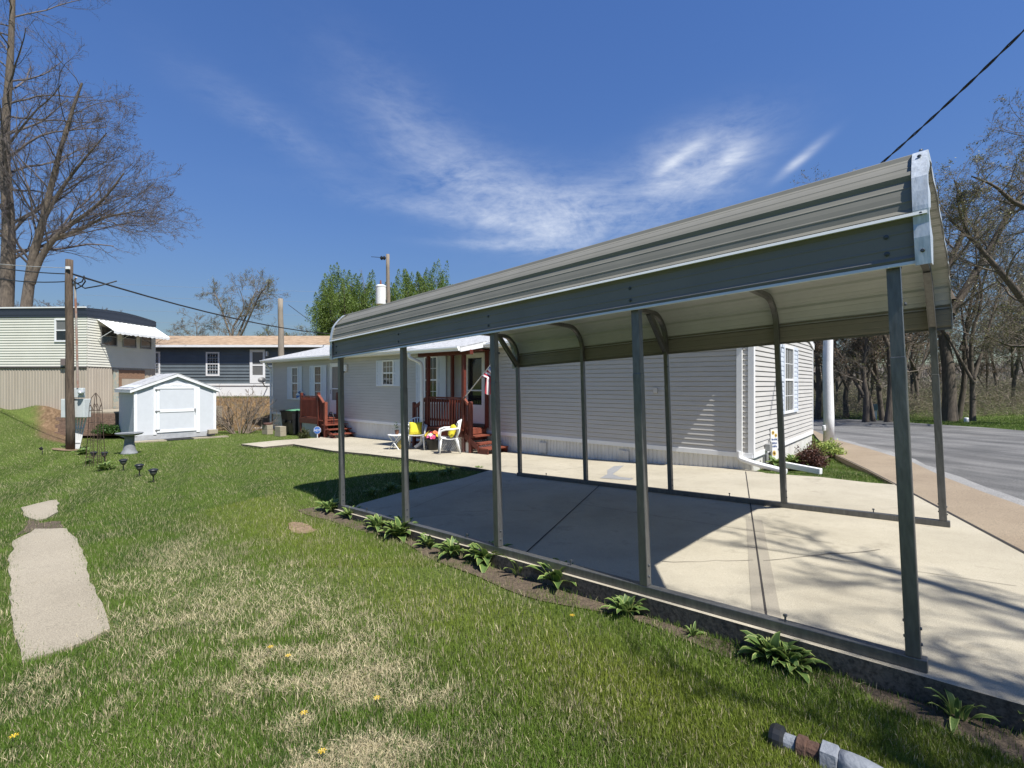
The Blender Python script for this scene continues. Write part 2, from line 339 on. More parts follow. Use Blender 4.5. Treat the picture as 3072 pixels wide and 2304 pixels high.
for a,b,n in [((1226,1557),(1480,1530),6),((1480,1530),(1700,1540),5),((1986,1685),(2260,1682),7),((2290,1684),(2640,1650),7),((1540,1400),(1680,1411),6),((1680,1411),(1760,1402),4),((1790,1424),(1900,1436),5),((2020,1440),(2085,1432),4)]:
    tag(line('driveway_crack',spread(xy(gp(*a)),xy(gp(*b)),n,.03),.008,M_crack,jit=.5),kind='structure')
M_band=concrete('tooled joint border',(.38,.34,.265),(.31,.275,.215),agg=260)
tag(line('driveway_joint',[xy(gp(2262,1560)),xy(gp(2300,1856))],.17,M_band,dz=.002),kind='structure')
M_patch=concrete('gray crack patching',(.33,.33,.325),(.26,.26,.26),agg=100)
tag(sheet('driveway_patch',[xy(gp(u,v)) for u,v in [(1800,1436),(1822,1424),(1822,1412),(1842,1400),(1872,1398),(1858,1410),(1838,1424),(1858,1432),(1900,1437),(1890,1442)]],slabz,M_patch,dz=.005,step=.3,jit=.02),kind='structure')
# front edge face of the driveway is rough, its shade put into the side colour
PATHS=[[(105,1592),(200,1590),(215,1610),(232,1622),(255,1680),(268,1735),(288,1790),(318,1850),(330,1895),(255,1935),(160,1968),(65,1992),(40,1900),(25,1800),(30,1700),(38,1630)],
       [(62,1528),(150,1506),(172,1504),(175,1540),(140,1560),(112,1566),(80,1556)]]
PW=[[xy(lp(u,v)) for u,v in P] for P in PATHS]
PW[0]=[p for p in PW[0]]
for P,l in zip(PW,('long old concrete path slab sunk in the lawn','short broken path slab beyond the long one')):
    tag(sheet('path',P,lawnz,M_walk,dz=.022,step=.18,thick=.12,jit=.02),l,'path',kind='structure')
DIRTS=[[(90,1560),(120,1572),(160,1566),(185,1566),(200,1592),(110,1594),(60,1606),(40,1612),(70,1590)],
       [(864,1572),(880,1568),(905,1570),(930,1578),(938,1588),(955,1592),(930,1602),(900,1604),(878,1600),(866,1588)]]
DW=[[xy(lp(u,v)) for u,v in P] for P in DIRTS]
tag(sheet('dirt_patch',DW[0],lawnz,M_mulch,dz=.008,step=.15,jit=.03),kind='structure'); tag(sheet('dirt_patch',DW[1],lawnz,M_dirt,dz=.008,step=.12,jit=.03),kind='structure')
BED=[xy(cw(x,-.08)) for x in np.arange(3.2,-6.6,-.35)]+[xy(cw(x,-.17-.10*math.sin(x*2.1)**2-.16*math.sin(x*.9+1)**4)) for x in np.arange(-6.6,3.2,.2)]
tag(sheet('garden_bed',BED,lawnz,M_mulch,dz=.010,step=.2),'narrow strip of bare soil along the driveway edge','garden bed',kind='structure')
BED2=[hp(-.05,-.35),hp(-.05,-4.6),hp(-.75,-4.4),hp(-.8,-2.5),hp(-.7,-.7)]
tag(sheet('garden_bed',BED2,lawnz,M_mulch,dz=.05,step=.2),'planting bed against the white siding of the house end','garden bed',kind='structure')
# terrain sheet
def terrain():
    def axis(lo,hi,s,far): 
        a=list(np.arange(lo,hi+1e-6,s)); x=hi; d=s
        while x<far: d*=1.35; x+=d; a.append(x)
        x=lo; d=s
        while x>-far: d*=1.35; x-=d; a.insert(0,x)
        return np.array(a)
    X=axis(-26,14,.22,900); Y=axis(-3,33,.22,900); nx,ny=len(X),len(Y)
    gx,gy=np.meshgrid(X,Y); z=lawnz(gx,gy)
    # keep the ground below the slabs and the street
    for P,zf,dd in ((SLAB,slabz,.2),(STRIP,slabz,.14),(ROAD,roadz,.12)):
        ins=inpoly(gx,gy,P); z=np.where(ins,np.minimum(z,zf(gx,gy)-dd),z)
    nz=np.zeros_like(z)
    V=np.stack([gx,gy,z],-1).reshape(-1,3); i=np.arange(nx*ny).reshape(ny,nx)
    F=np.stack([i[:-1,:-1],i[:-1,1:],i[1:,1:],i[1:,:-1]],-1).reshape(-1,4)
    o=raw_mesh('lawn_ground',V,F,M_ground,smooth=True)
    x=V[:,0];y=V[:,1];q=x/np.maximum(y,2)
    bare=sstep(-q,.875,.90)*(1-sstep(-q,.965,.985))*sstep(y,15.8,16.8)*(1-sstep(y,21,22))
    a=o.data.attributes.new('bare','FLOAT','POINT'); a.data.foreach_set('value',bare.astype(np.float32))
    return tag(o,kind='structure')
terrain()
# ---------------- grass
def vnoise(x,y,sc,seed):
    r=np.random.RandomState(seed); T=r.rand(64,64); X=x*sc+1000.3;Y=y*sc+1000.7
    xi=np.floor(X).astype(int);yi=np.floor(Y).astype(int);fx=X-xi;fy=Y-yi;fx=fx*fx*(3-2*fx);fy=fy*fy*(3-2*fy)
    g=lambda a,b:T[a%64,b%64]
    return (g(xi,yi)*(1-fx)+g(xi+1,yi)*fx)*(1-fy)+(g(xi,yi+1)*(1-fx)+g(xi+1,yi+1)*fx)*fy
def fbm(x,y,sc,seed,o=4): return sum(vnoise(x,y,sc*2**k,seed+k)*.5**k for k in range(o))/sum(.5**k for k in range(o))
def blade_mat():
    m,nt,N,L,P=nodes('grass blades'); P.inputs['Roughness'].default_value=.5; P.inputs['Specular IOR Level'].default_value=.12
    a=N.new('ShaderNodeAttribute'); a.attribute_name='tint'; L.new(a.outputs['Color'],P.inputs['Base Color'])
    t=N.new('ShaderNodeBsdfTranslucent'); L.new(a.outputs['Color'],t.inputs[0]); mx=N.new('ShaderNodeMixShader'); mx.inputs[0].default_value=.22
    L.new(P.outputs[0],mx.inputs[1]); L.new(t.outputs[0],mx.inputs[2]); L.new(mx.outputs[0],N['Material Output'].inputs[0]); return m
M_blade=blade_mat()
KEEP=[SLAB,STRIP,ROAD]+[[(px,py) for px,py in P] for P in PW]+DW+[BED]
RW=(-20,-15)
def grass(n_near,n_mid,n_far):
    rng=np.random.RandomState(3); out=[]
    for n,y0,y1,k in ((n_near,1.55,4.6,1),(n_mid,4.6,11,1.35),(n_far,11,24.5,2.1)):
        # even over the picture: more blades per square metre near the eye
        Y=np.sqrt(1/(1/y1**2+rng.rand(n)*(1/y0**2-1/y1**2))) if k<1.3 else np.exp(rng.rand(n)*math.log(y1/y0))*y0
        X=Y*rng.uniform(-1.16,1.16,n); out.append((X,Y,np.full(n,k)))
    n=52000; Y=rng.uniform(8.5,15,n); X=rng.uniform(4.5,9,n); out.append((X,Y,np.full(n,1.5)))       # plot by the house end
    n=70000; Y=rng.uniform(19,42,n); X=Y*rng.uniform(.42,1.1,n); out.append((X,Y,np.full(n,3.4)))     # verge across the street
    x=np.concatenate([o[0] for o in out]);y=np.concatenate([o[1] for o in out]);k=np.concatenate([o[2] for o in out])
    ok=np.ones(len(x),bool)
    jx=x+rng.normal(0,.02,len(x)); jy=y+rng.normal(0,.02,len(x))
    for i,P in enumerate(KEEP):
        ins=inpoly(*((x+rng.normal(0,.045,len(x)),y+rng.normal(0,.045,len(x))) if i in (3,4) else (jx,jy)),P)
        if i==len(KEEP)-1: ins&=(rng.rand(len(x))<.25+.7*(fbm(x,y,2.2,77,3)>.48))
        elif i>=5: ins&=rng.rand(len(x))<.9
        ok&=~ins
    s,d=hs(x,y); ok&=~((d<.02)&(d>-6.4)&(s>-.02))           # not under the house
    ok&=~((s<.0)&(s>-.8)&(d<-.3)&(d>-4.6)&(rng.rand(len(x))<.8))
    q=x/y; ok&=~((y>19.2)&(q<-.79)&(q>-.93)); ok&=~((y>22.8)&(x<0)&(rng.rand(len(x))<.75)); ok&=~((y>21.)&(q<-.86))
    bare=sstep(-q,.875,.90)*(1-sstep(-q,.965,.985))*sstep(y,15.8,16.8); ok&=rng.rand(len(x))>bare*.93
    x=x[ok];y=y[ok];k=k[ok];s=s[ok];d=d[ok];n=len(x)
    # where the turf is green, straw coloured or yellow-green
    big=fbm(x,y,.55,11); med=fbm(x,y,1.7,23); sm=fbm(x,y,6,31,2)
    dead=np.clip((med*.55+big*.35+.35*sm-.52)*2.6,0,1)
    zone=np.exp(-(((x+1.25)/1.25)**2+((y-2.5)/1.25)**2))*.55+np.exp(-(((x+2.1)/.9)**2+((y-4.1)/1.3)**2))*.45+np.exp(-(((x+3.4)/.4)**2+((y-4.0)/2.0)**2))*.35
    dead=np.clip(dead*(.25+zone*1.9)+zone*.45*(sm-.15),0,.9)*(1-sstep(y,8,13)*.6)
    cb=C0.xy+CX.xy*(-3); u_=(x-C0.x)*CX.x+(y-C0.y)*CX.y; v_=(x-C0.x)*CY.x+(y-C0.y)*CY.y
    yel=np.clip(np.exp(-((v_+.85)/.55)**2)*(u_<1.2)*(u_>-7.5)*(.45+.9*(med-.3)),0,.85)
    dead=dead*(1-yel*.7)*(1-.8*sstep(x,.2,.9))
    strip=np.sin((x*.86+y*.5)*2*math.pi/1.1)*sstep(y,5,9)            # mowing bands: the blades lie one way, then the other
    h=rng.uniform(.022,.05,n)*(.75+.5*big)*(1+.3*(1-dead)); h=h*np.where(k>3,2,1.0)
    w=rng.uniform(.0010,.0023,n)*k; a=rng.uniform(0,2*math.pi,n)
    lean=rng.normal(0,.34,n); dirx=np.cos(a)*np.abs(lean)+strip*.5*.86; diry=np.sin(a)*np.abs(lean)+strip*.5*.5
    dirx+= (dead>.4)*rng.normal(0,.5,n); diry+=(dead>.4)*rng.normal(0,.5,n)
    z=lawnz(x,y)-.006; t=rng.uniform(0,2*math.pi,n); sx=np.cos(t)*w;sy=np.sin(t)*w
    V=np.empty((n,5,3),np.float32)
    V[:,0]=np.stack([x-sx,y-sy,z],-1);V[:,1]=np.stack([x+sx,y+sy,z],-1)
    mx_=x+dirx*h*.42;my_=y+diry*h*.42;mz=z+h*.58
    V[:,2]=np.stack([mx_+sx*.8,my_+sy*.8,mz],-1);V[:,3]=np.stack([mx_-sx*.8,my_-sy*.8,mz],-1)
    V[:,4]=np.stack([x+dirx*h*1.15,y+diry*h*1.15,z+h*(1-.25*np.clip(dirx**2+diry**2,0,1.5))],-1)
    b=np.arange(n)[:,None]*5
    nearb=k<1.3; bn=b[nearb]; bf=b[~nearb]
    F=np.concatenate([np.concatenate([bn+np.array([[0,1,2]]),bn+np.array([[0,2,3]]),bn+np.array([[3,2,4]])],1).reshape(-1,3),(bf+np.array([[0,1,4]])).reshape(-1,3)])
    green=np.array([.125,.20,.034]);dark=np.array([.047,.10,.020]);straw=np.array([.58,.50,.31]);yg=np.array([.25,.29,.045])
    c=green+(dark-green)*np.clip((sm-.35)*1.2+(med-.42)*2.2+.22*strip*sstep(y,4,7)+.15+rng.normal(0,.25,n),0,1)[:,None]  # mowing bands also darkened in colour, imitating light on leaning blades
    c=c+(yg-c)*np.clip(yel+.12*(rng.rand(n)>.82)+.2*sstep(y,7,14)*(.2+med),0,1)[:,None]
    isd=rng.rand(n)<dead*.9+.09; c=np.where(isd[:,None],straw*rng.uniform(.6,1.15,n)[:,None],c)
    far=x>8; c=np.where((far&(y>18))[:,None],c*np.array([.6,.72,.6]),c)
    c*=rng.uniform(.75,1.25,n)[:,None]
    o=raw_mesh('lawn_grass',V.reshape(-1,3),F,M_blade)
    ca=np.ones((n,5,4),np.float32); ca[:,:,:3]=c[:,None,:]; 
    at_=o.data.color_attributes.new('tint','FLOAT_COLOR','POINT'); at_.data.foreach_set('color',ca.ravel())
    return tag(o,'mown lawn, green with straw coloured patches near the path','grass',kind='stuff')
grass(560000,520000,380000)
# ---------------- materials of the buildings
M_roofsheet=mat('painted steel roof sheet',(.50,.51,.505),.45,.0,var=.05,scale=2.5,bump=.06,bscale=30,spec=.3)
M_sidepanel=mat('side panel paint darkened as shade',(.20,.192,.182),.5,var=.05,scale=2.5,spec=.3)  # same paint as the roof sheet, shade put into a darker colour
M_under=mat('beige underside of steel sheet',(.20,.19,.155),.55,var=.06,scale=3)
def galv(name,c,rough=.38,metal=.75):
    return mat(name,c,rough,metal,var=.16,scale=14,stretch=(3,3,.6),bump=.08,bscale=25)
M_galv=galv('galvanised steel tube',(.165,.165,.16),.42,.6); M_trim=galv('bright galvanised trim',(.62,.66,.68),.42,.35)
M_hilite=mat('pale strip painted as edge highlight',(.72,.74,.74),.4,var=.04)  # sun glint along lip and lap, painted as a pale strip
M_bolt=mat('dark screw heads',(.10,.11,.12),.4,.6)
M_siding=mat('gray vinyl siding',(.51,.49,.455),.55,var=.05,scale=1.2,bump=.05,bscale=90,stretch=(1,1,6))
M_white=mat('white vinyl trim',(.78,.78,.77),.5,var=.03,scale=3)
M_skirt=mat('off white vinyl skirting',(.70,.685,.64),.6,c2=(.56,.54,.49),scale=2.5,stretch=(1,1,.5),contrast=(.25,.6))
M_shutter=mat('white louvred shutters',(.60,.64,.70),.5,var=.03)
M_glass=mat('dark window glass',(.022,.026,.03),.06,var=.3,scale=1.5,spec=.75)
M_blind=mat('pale blinds behind glass',(.20,.20,.19),.25,c2=(.10,.10,.10),scale=40,stretch=(1,1,30),spec=.6)
M_shingle=mat('pale gray shingles',(.50,.50,.495),.9,c2=(.24,.24,.24),scale=5,stretch=(1.3,3,3),bump=.5,bscale=40,contrast=(.32,.6))
M_redwood=mat('red stained timber',(.145,.028,.015),.6,c2=(.08,.016,.009),scale=5,stretch=(2,2,2),bump=.15,bscale=30)
M_redwood_worn=mat('worn red stained boards',(.235,.062,.033),.7,c2=(.13,.032,.017),scale=8,bump=.2,bscale=30)
M_lattice=mat('white plastic lattice',(.72,.70,.66),.6,var=.05)
M_shade=mat('dark void',(.02,.018,.016),.9)  # near-black fill painted in place of the shade below the decks
M_black=mat('black plastic',(.018,.019,.02),.45,var=.2)
M_rubber=mat('black rubber',(.015,.015,.016),.7)

# ---------------- carport
CP=thing('carport','long metal carport with curved gray roof on ten square steel posts','carport'); CP.matrix_world=MC
CW=3.64; TB=.032
def carport():
    XS=[-6.1,-4.575,-3.05,-1.525,0.0]
    for y in (0,CW):
        b=MB().box(-6.16,.055,y-TB,y+TB,0.002,.064); b.build('base_rail',M_galv,CP,bevel=.004)
        for x in (-5.45,-3.5,-2.2,-.6): 
            MB().lathe([(.006,0),(.006,.03),(.012,.03),(.012,.042),(.004,.045)],8,(x,y,.0645)).build('anchor_bolt',M_bolt,CP)
    for x in XS:
        for y in (0,CW):
            p=MB().box(x-TB,x+TB,y-TB,y+TB,.0645,1.62).build('post',M_galv,CP,bevel=.005)
            for zz in (.13,.21):
                MB().lathe([(.009,0),(.009,.004),(.006,.008)],8,(x+TB,y,zz),axis=(1,0,0)).build('screw',M_bolt,p)
                MB().lathe([(.009,0),(.009,.004),(.006,.008)],8,(x-TB,y+.012,zz+.02),axis=(-1,0,0)).build('screw',M_bolt,p)
        # bow: sleeve up both sides, curved at the eaves, flat across
        path=[]
        for k in range(9):
            t=k/8*math.pi/2; path.append((CW*.5*0+ .36*(1-math.cos(t)),2.30+.36*math.sin(t)))
        prof=[(0,1.60)]+path+[(CW-p[0],p[1]) for p in reversed(path)]+[(CW,1.60)]
        b=MB(); n=len(prof); h=.029
        for i,(y,z) in enumerate(prof):
            a=Vector(prof[max(i-1,0)]);c=Vector(prof[min(i+1,n-1)]); d=(c-a).normalized(); nn=Vector((-d.y,d.x))
            crown=.045*math.sin(math.pi*y/CW)*(z>2.6)
            for sx,sn in ((-1,-1),(1,-1),(1,1),(-1,1)): b.v.append((x+sx*h,y+nn.x*sn*h,z+crown+nn.y*sn*h))
        for i in range(n-1):
            for j in range(4): b.f.append((i*4+j,i*4+(j+1)%4,(i+1)*4+(j+1)%4,(i+1)*4+j)); b.m.append(0)
        b.f.append((0,1,2,3));b.m.append(0); b.f.append(tuple((n-1)*4+k for k in (3,2,1,0)));b.m.append(0)
        b.build('roof_bow',M_galv,CP)
    for x in (-6.1,-3.05,0.0):                                       # knee braces on every other bow
        for s in (0,1):
            Y=lambda y: CW-y if s else y
            for dx in (-.030,.030):
                pts=[Vector((x+dx,Y(.01),2.12)),Vector((x+dx,Y(.50),2.66))]
                MB().beam(pts[0],pts[1],.004,.075,up=(0,-.7 if not s else .7,.7)).build('knee_brace',M_galv,CP)
            MB().beam((x,Y(.045),2.13),(x,Y(.52),2.63),.064,.004,up=(0,.7 if not s else -.7,.7)).build('knee_brace',M_galv,CP)
            MB().lathe([(.011,0),(.011,.006),(.007,.010)],8,(x+.034,Y(.03),1.90),axis=(1,0,0)).build('bolt',M_bolt,CP)
    # roof sheet: long ribs run the length of the roof, over the eave curve and down both sides
    core=[]; r=.41; yl=-.05; zl=2.095
    def along(s):
        """centre line of the sheet, s metres up from the front lip: (y,z,ny,nz)"""
        h=.255
        if s<h: return yl,zl+s,-1,0
        q=r*math.pi/2
        if s<h+q: t=(s-h)/r; return yl+r*(1-math.cos(t)),zl+h+r*math.sin(t),-math.cos(t),math.sin(t)
        w=s-h-q; L=CW+.1-2*r
        if w<L: y=yl+r+w; return y,zl+h+r+.045*math.sin(math.pi*w/L),0,1
        w-=L
        if w<q: t=w/r; return yl+r+L+r*math.sin(t),zl+h+r*math.cos(t),math.sin(t),math.cos(t)
        return yl+2*r+L,zl+h-(w-q),1,0
    total=.51+math.pi*r+CW+.1-2*r
    def ribs(s0,s1,pitch=.235,first=.0):
        pts=[]; k=0
        c=first
        while c<s1+.05:
            for ds,hh in ((-.034,0),(-.013,.019),(.013,.019),(.034,0)): pts.append((c+ds,hh))
            for m_ in (1,2):
                q=c+pitch*m_/3
                for ds,hh in ((-.008,0),(-.002,.0028),(.002,.0028),(.008,0)): pts.append((q+ds,hh))
            c+=pitch
        return [(s,h) for s,h in sorted(pts) if s0<=s<=s1]
    lap=.247
    def strip(name,s0,s1,off,first):
        pr=[(s0,0)]+ribs(s0+.002,s1-.002,first=first)+[(s1,0)]
        # break up the curve
        ex=[]; 
        for (a,ha),(b_,hb) in zip(pr,pr[1:]):
            ex.append((a,ha)); n=int((b_-a)/.03)
            for i in range(1,n): ex.append((a+(b_-a)*i/n,ha+(hb-ha)*i/n))
        ex.append(pr[-1])
        P=[]
        for s,h in ex:
            y,z,ny,nz=along(min(max(s,0),total)); P.append((y+ny*(h+off),z+nz*(h+off)))
        b=MB(); xs=np.linspace(-6.25,.15,9); n=len(P)
        for x in xs: b.v+=[(x,y,z) for y,z in P]
        for i in range(len(xs)-1):
            for j in range(n-1): b.f.append((i*n+j,(i+1)*n+j,(i+1)*n+j+1,i*n+j+1)); b.m.append(0)
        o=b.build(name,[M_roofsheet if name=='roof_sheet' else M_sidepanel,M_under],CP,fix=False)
        m=o.modifiers.new('sheet','SOLIDIFY'); m.thickness=.0012; m.offset=-1; m.material_offset=1; m.material_offset_rim=0
        # the front of the sheet must face outwards
        me=o.data; c=me.polygons[len(me.polygons)//2].normal
        if c.z<-.2: me.flip_normals()
        return o
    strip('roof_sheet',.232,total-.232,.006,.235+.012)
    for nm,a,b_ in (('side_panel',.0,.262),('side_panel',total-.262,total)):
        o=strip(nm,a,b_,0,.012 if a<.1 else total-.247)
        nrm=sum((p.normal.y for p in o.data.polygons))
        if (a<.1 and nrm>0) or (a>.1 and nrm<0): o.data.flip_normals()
    for s_,off in ((0.0,.012),(.242,.034)):  # added strips that carry the painted edge highlight
        y,z,ny,nz=along(s_)
        MB().prism([(y-off-.010,z-.008),(y-off+.002,z-.010),(y-off+.006,z+.012),(y-off-.006,z+.008)],-6.25,.15,plane='yz').build('highlight_strip',M_hilite,CP)
    # end trims
    for x0,x1,xo in ((.095,.158,.162),(-6.258,-6.195,-6.262)):
        b=MB(); ss=[-.02]+list(np.arange(.12,.262,.07))+list(np.linspace(.28,.255+r*1.57,9))+list(np.linspace(.99,total-.99,12))+list(np.linspace(total-.9,total-.28,9))+[total-.2,total+.02]
        n=len(ss)
        for i,s in enumerate(ss):
            y,z,ny,nz=along(min(max(s,0),total)); 
            if s<0: z-=.02
            if s>total: z-=.02
            w=.031+.004*math.sin(i*2.3)
            b.v+=[(x0,y+ny*w,z+nz*w),(x1,y+ny*w,z+nz*w),(xo+.004*math.sin(i*1.7),y-ny*.028,z-nz*.028)]
        for i in range(n-1):
            b.f+=[(i*3,i*3+1,i*3+4,i*3+3),(i*3+1,i*3+2,i*3+5,i*3+4)]; b.m+=[0,0]
        o=b.build('end_trim',M_trim,CP)
        m=o.modifiers.new('sheet','SOLIDIFY'); m.thickness=.002
        for s in (.05,.24,.6,.8):
            y,z,ny,nz=along(s); xm=.5*(x0+x1); MB().lathe([(.010,0),(.010,.004),(.006,.009)],8,(xm,y+ny*.034,z+nz*.034),axis=(0,ny,nz)).build('screw',M_bolt,CP)
    for x in XS:
        for zz in (2.165,2.255):
            MB().lathe([(.013,0),(.013,.003),(.008,.004),(.008,.009),(.005,.011)],8,(x-.02,-.051,zz),axis=(0,-1,0)).build('screw',M_bolt,CP)
carport()

# ---------------- gray mobile home
HRZ=math.atan2(-math.cos(HA),math.sin(HA))
HOUSE=thing('mobile_home','long gray sided mobile home with white skirting, white sunlit end wall','mobile home',(HC.x,HC.y,0),HRZ)
HL=21.38; HWD=6.2; ZF=.14; ZE=2.62
def laps(x0,x1,z0,z1,course,depth,axis,out):
    """clapboard: every course leans out at its foot. axis 'x' runs along x at y=0 (out=-1), 'y' along y at x=0 (out=+1)"""
    b=MB(); z=z0; n=max(2,int(abs(x1-x0)/1.5)); xs=np.linspace(x0,x1,n+1)
    while z<z1-.02:
        t=min(z+course,z1); 
        g=depth*1.1; rows=[(depth,z),(-.001,t-g),(-.010,t-g*.8),(-.012,t),(depth if t<z1-.02 else -.012,t)]
        o=len(b.v)
        for x in xs:
            for d,h in rows: b.v.append((x,out*d,h) if axis=='x' else (out*d,x,h))
        k=len(rows)
        for i in range(n):
            for j in range(k-1): b.f.append((o+i*k+j,o+(i+1)*k+j,o+(i+1)*k+j+1,o+i*k+j+1)); b.m.append(0)
        z=t
    return b
def house_shell():
    laps(-HL,0,ZF,ZE,.1016,.015,'x',-1).build('wall',M_siding,HOUSE)
    laps(0,HWD,ZF,ZE+.05,.1016,.015,'y',1).build('wall',M_siding,HOUSE)
    c=MB().box(-HL+.014,-.015,.015,HWD,ZF+.005,ZE); 
    c.prism([(.003,ZE),(HWD,ZE),(HWD/2,3.42)],-HL+.016,-.017,plane='yz'); c.build('wall',M_siding,HOUSE)
    # gable cladding
    b=MB(); z=ZE+.05
    while z<3.36:
        t=z+.1016; w=lambda h:(3.44-h)/(3.44-ZE)*HWD/2
        b.add([(.013,HWD/2-w(z),z),(.013,HWD/2+w(z),z),(.002,HWD/2+w(t),t),(.002,HWD/2-w(t),t),(.013,HWD/2+w(t),t),(.013,HWD/2-w(t),t)],[(0,1,2,3),(3,2,4,5)]); z=t
    b.build('wall',M_siding,HOUSE)
    # skirting with upright ribs
    for axis,L0,L1,out in (('x',-HL,0,-1),('y',0,HWD,1)):
        b=MB(); x=L0; pts=[]
        while x<L1: pts+=[(x,0),(x+.008,-.012),(x+.030,-.012),(x+.038,0)]; x+=.1
        pts.append((L1,0)); n=len(pts)
        for zz in (-1.25,ZF-.02):
            for p,d in pts: b.v.append((p,out*(d-.02),zz) if axis=='x' else (out*(d-.02),p,zz))
        for i in range(n-1): b.f.append((i,i+1,n+i+1,n+i)); b.m.append(0)
        b.build('skirting',M_skirt,HOUSE)
        b=MB()
        if axis=='x': b.box(L0,L1,-.022,.0,ZF-.085,ZF+.012)
        else: b.box(-.0,.022,L0,L1,ZF-.085,ZF+.012)
        b.build('skirt_trim_or_shadow_strip',M_white,HOUSE,bevel=.004)
    for x in (-5.1,-2.75): 
        b=MB().box(x-.12,x+.12,-.026,-.0,-.30,-.03)
        for k in range(5): b.box(x-.10+k*.045,x-.075+k*.045,-.032,-.027,-.29,-.04)
        b.build('vent',M_skirt,HOUSE)
    # corners
    MB().prism([(-.085,-.019),(.019,-.019),(.019,.085),(.0135,.085),(.0135,-.0135),(-.085,-.0135)],ZF+.012,ZE).build('corner_trim',M_white,HOUSE)
    MB().box(-HL-.012,-HL+.07,-.019,.02,ZF+.012,ZE).build('corner_trim',M_white,HOUSE)
    MB().box(-.02,.019,HWD-.07,HWD+.012,ZF+.012,ZE+.03).build('corner_trim',M_white,HOUSE)
    # roof
    ov=.34; x0,x1=-HL-.42,.045; ye=-ov; yb=HWD+.06; zr=3.53; ze=2.66; b=MB()
    yr=HWD/2
    prof=[(ye,ze),(yr,zr),(yb,ze),(yb,ze-.02),(yr,zr-.03),(ye,ze-.02)]
    b.prism(prof,x0,x1,plane='yz'); b.build('roof',M_shingle,HOUSE)
    MB().box(x0+.01,x1-.01,ye+.02,ye+.045,ze-.15,ze-.022).build('fascia',M_white,HOUSE)
    MB().box(x0+.01,x1-.01,ye+.045,-.02,ze-.145,ze-.125).build('soffit',M_white,HOUSE)
    g=MB(); prof=[(ye+.018,ze-.03),(ye-.105,ze-.03),(ye-.11,ze-.06),(ye-.075,ze-.10),(ye-.065,ze-.135),(ye+.018,ze-.135),(ye+.018,ze-.128),(ye-.058,ze-.128),(ye-.069,ze-.097),(ye-.10,ze-.057),(ye-.098,ze-.037),(ye+.018,ze-.037)]
    g.prism(prof,x0,x1,plane='yz'); g.build('gutter',M_white,HOUSE)
    for xx in (x0+.002,x1-.03):
        b=MB()
        for (ya,za),(yb_,zb_) in (((ye,ze),(yr,zr)),((yr,zr),(yb,ze))):
            b.add([(xx,ya,za-.021),(xx,yb_,zb_-.031),(xx,yb_,zb_-.17),(xx,ya,za-.15),(xx+.026,ya,za-.021),(xx+.026,yb_,zb_-.031),(xx+.026,yb_,zb_-.17),(xx+.026,ya,za-.15)],[(0,1,2,3),(4,5,6,7),(0,1,5,4),(3,2,6,7),(0,3,7,4),(1,2,6,5)])
        b.build('rake_board',M_white,HOUSE)
house_shell()
def flat_tube(path,w,d,up):
    b=MB()
    for p,q in zip(path,path[1:]):
        p=Vector(p);q=Vector(q); e=(q-p).normalized()*.012; b.beam(p-e,q+e,w,d,up=up)
    return b
def arc(p,q,r,n=5):
    """rounded path through corner points"""
    return p
def downspout(path,n=6):
    """white corrugated spout along rounded corners"""
    pts=[Vector(path[0])]
    for a,b_,c in zip(path,path[1:],path[2:]):
        a=Vector(a);b_=Vector(b_);c=Vector(c); l=min((a-b_).length,(c-b_).length)*.45; l=min(l,.14)
        p=b_+(a-b_).normalized()*l; q=b_+(c-b_).normalized()*l
        for k in range(n+1): 
            t=k/n; pts.append(p*(1-t)**2+b_*2*t*(1-t)+q*t*t)
    pts.append(Vector(path[-1]))
    b=MB(); b.tube(pts,[.05]*len(pts),8); return b
_d=MB().box(-.285,-.185,-.066,-.016,.10,2.30).beam((-.235,-.36,2.52),(-.235,-.045,2.29),.095,.05)
_e=downspout([(-.235,-.041,.18),(-.235,-.043,.04),(.05,-.12,-.02),(.62,-.20,-.10)]); _d.add(_e.v,_e.f); _d.build('downspout',M_white,HOUSE)
downspout([(-HL+.03,-.36,2.53),(-HL-.06,-.25,2.35),(-HL-.06,-.06,2.2),(-HL-.06,-.06,-.55),(-HL-.55,-.35,-.66),(-HL-1.1,-.42,-.68)]).build('downspout',M_white,HOUSE)
def window(par,x0,x1,z0,z1,axis='x',cols=2,lower=None,fr=.055,upm=None,rows=2):
    """double hung window: frame with meeting rail, dark panes, white grid in the upper sash"""
    zm=(z0+z1)/2
    if axis=='x': T=lambda a,b_,d0,d1,z,t:(a,b_,-d1,-d0,z,t)
    else: T=lambda a,b_,d0,d1,z,t:(d0,d1,a,b_,z,t)
    b=MB()
    for a,c,z,t in ((x0,x0+fr,z0,z1),(x1-fr,x1,z0,z1),(x0+fr,x1-fr,z0,z0+fr*1.1),(x0+fr,x1-fr,z1-fr,z1),(x0+fr,x1-fr,zm-.025,zm+.025)): b.box(*T(a,c,.0,.045 if z!=zm-.025 else .038,z,t))
    o=b.build('window',M_white,par,bevel=.004)
    for z,t,m in ((z0+fr*1.1,zm-.025,lower or M_glass),(zm+.025,z1-fr,upm or M_glass)):
        MB().box(*T(x0+fr,x1-fr,.001,.018,z,t)).build('pane',m,o)
        g=MB()
        for k in range(1,cols+1): 
            xx=x0+fr+(x1-x0-2*fr)*k/(cols+1); g.box(*T(xx-.007,xx+.007,.0185,.024,z,t))
        hz=[z+(t-z)*k/rows for k in range(1,rows)]
        xs=[x0+fr]+[x0+fr+(x1-x0-2*fr)*k/(cols+1) for k in range(1,cols+1)]+[x1-fr]
        for h in hz:
            for a,c in zip(xs,xs[1:]): g.box(*T(a+(.008 if a!=xs[0] else 0),c-(.008 if c!=xs[-1] else 0),.0185,.0238,h-.007,h+.007))
        g.build('muntin',M_white,o)
    return o
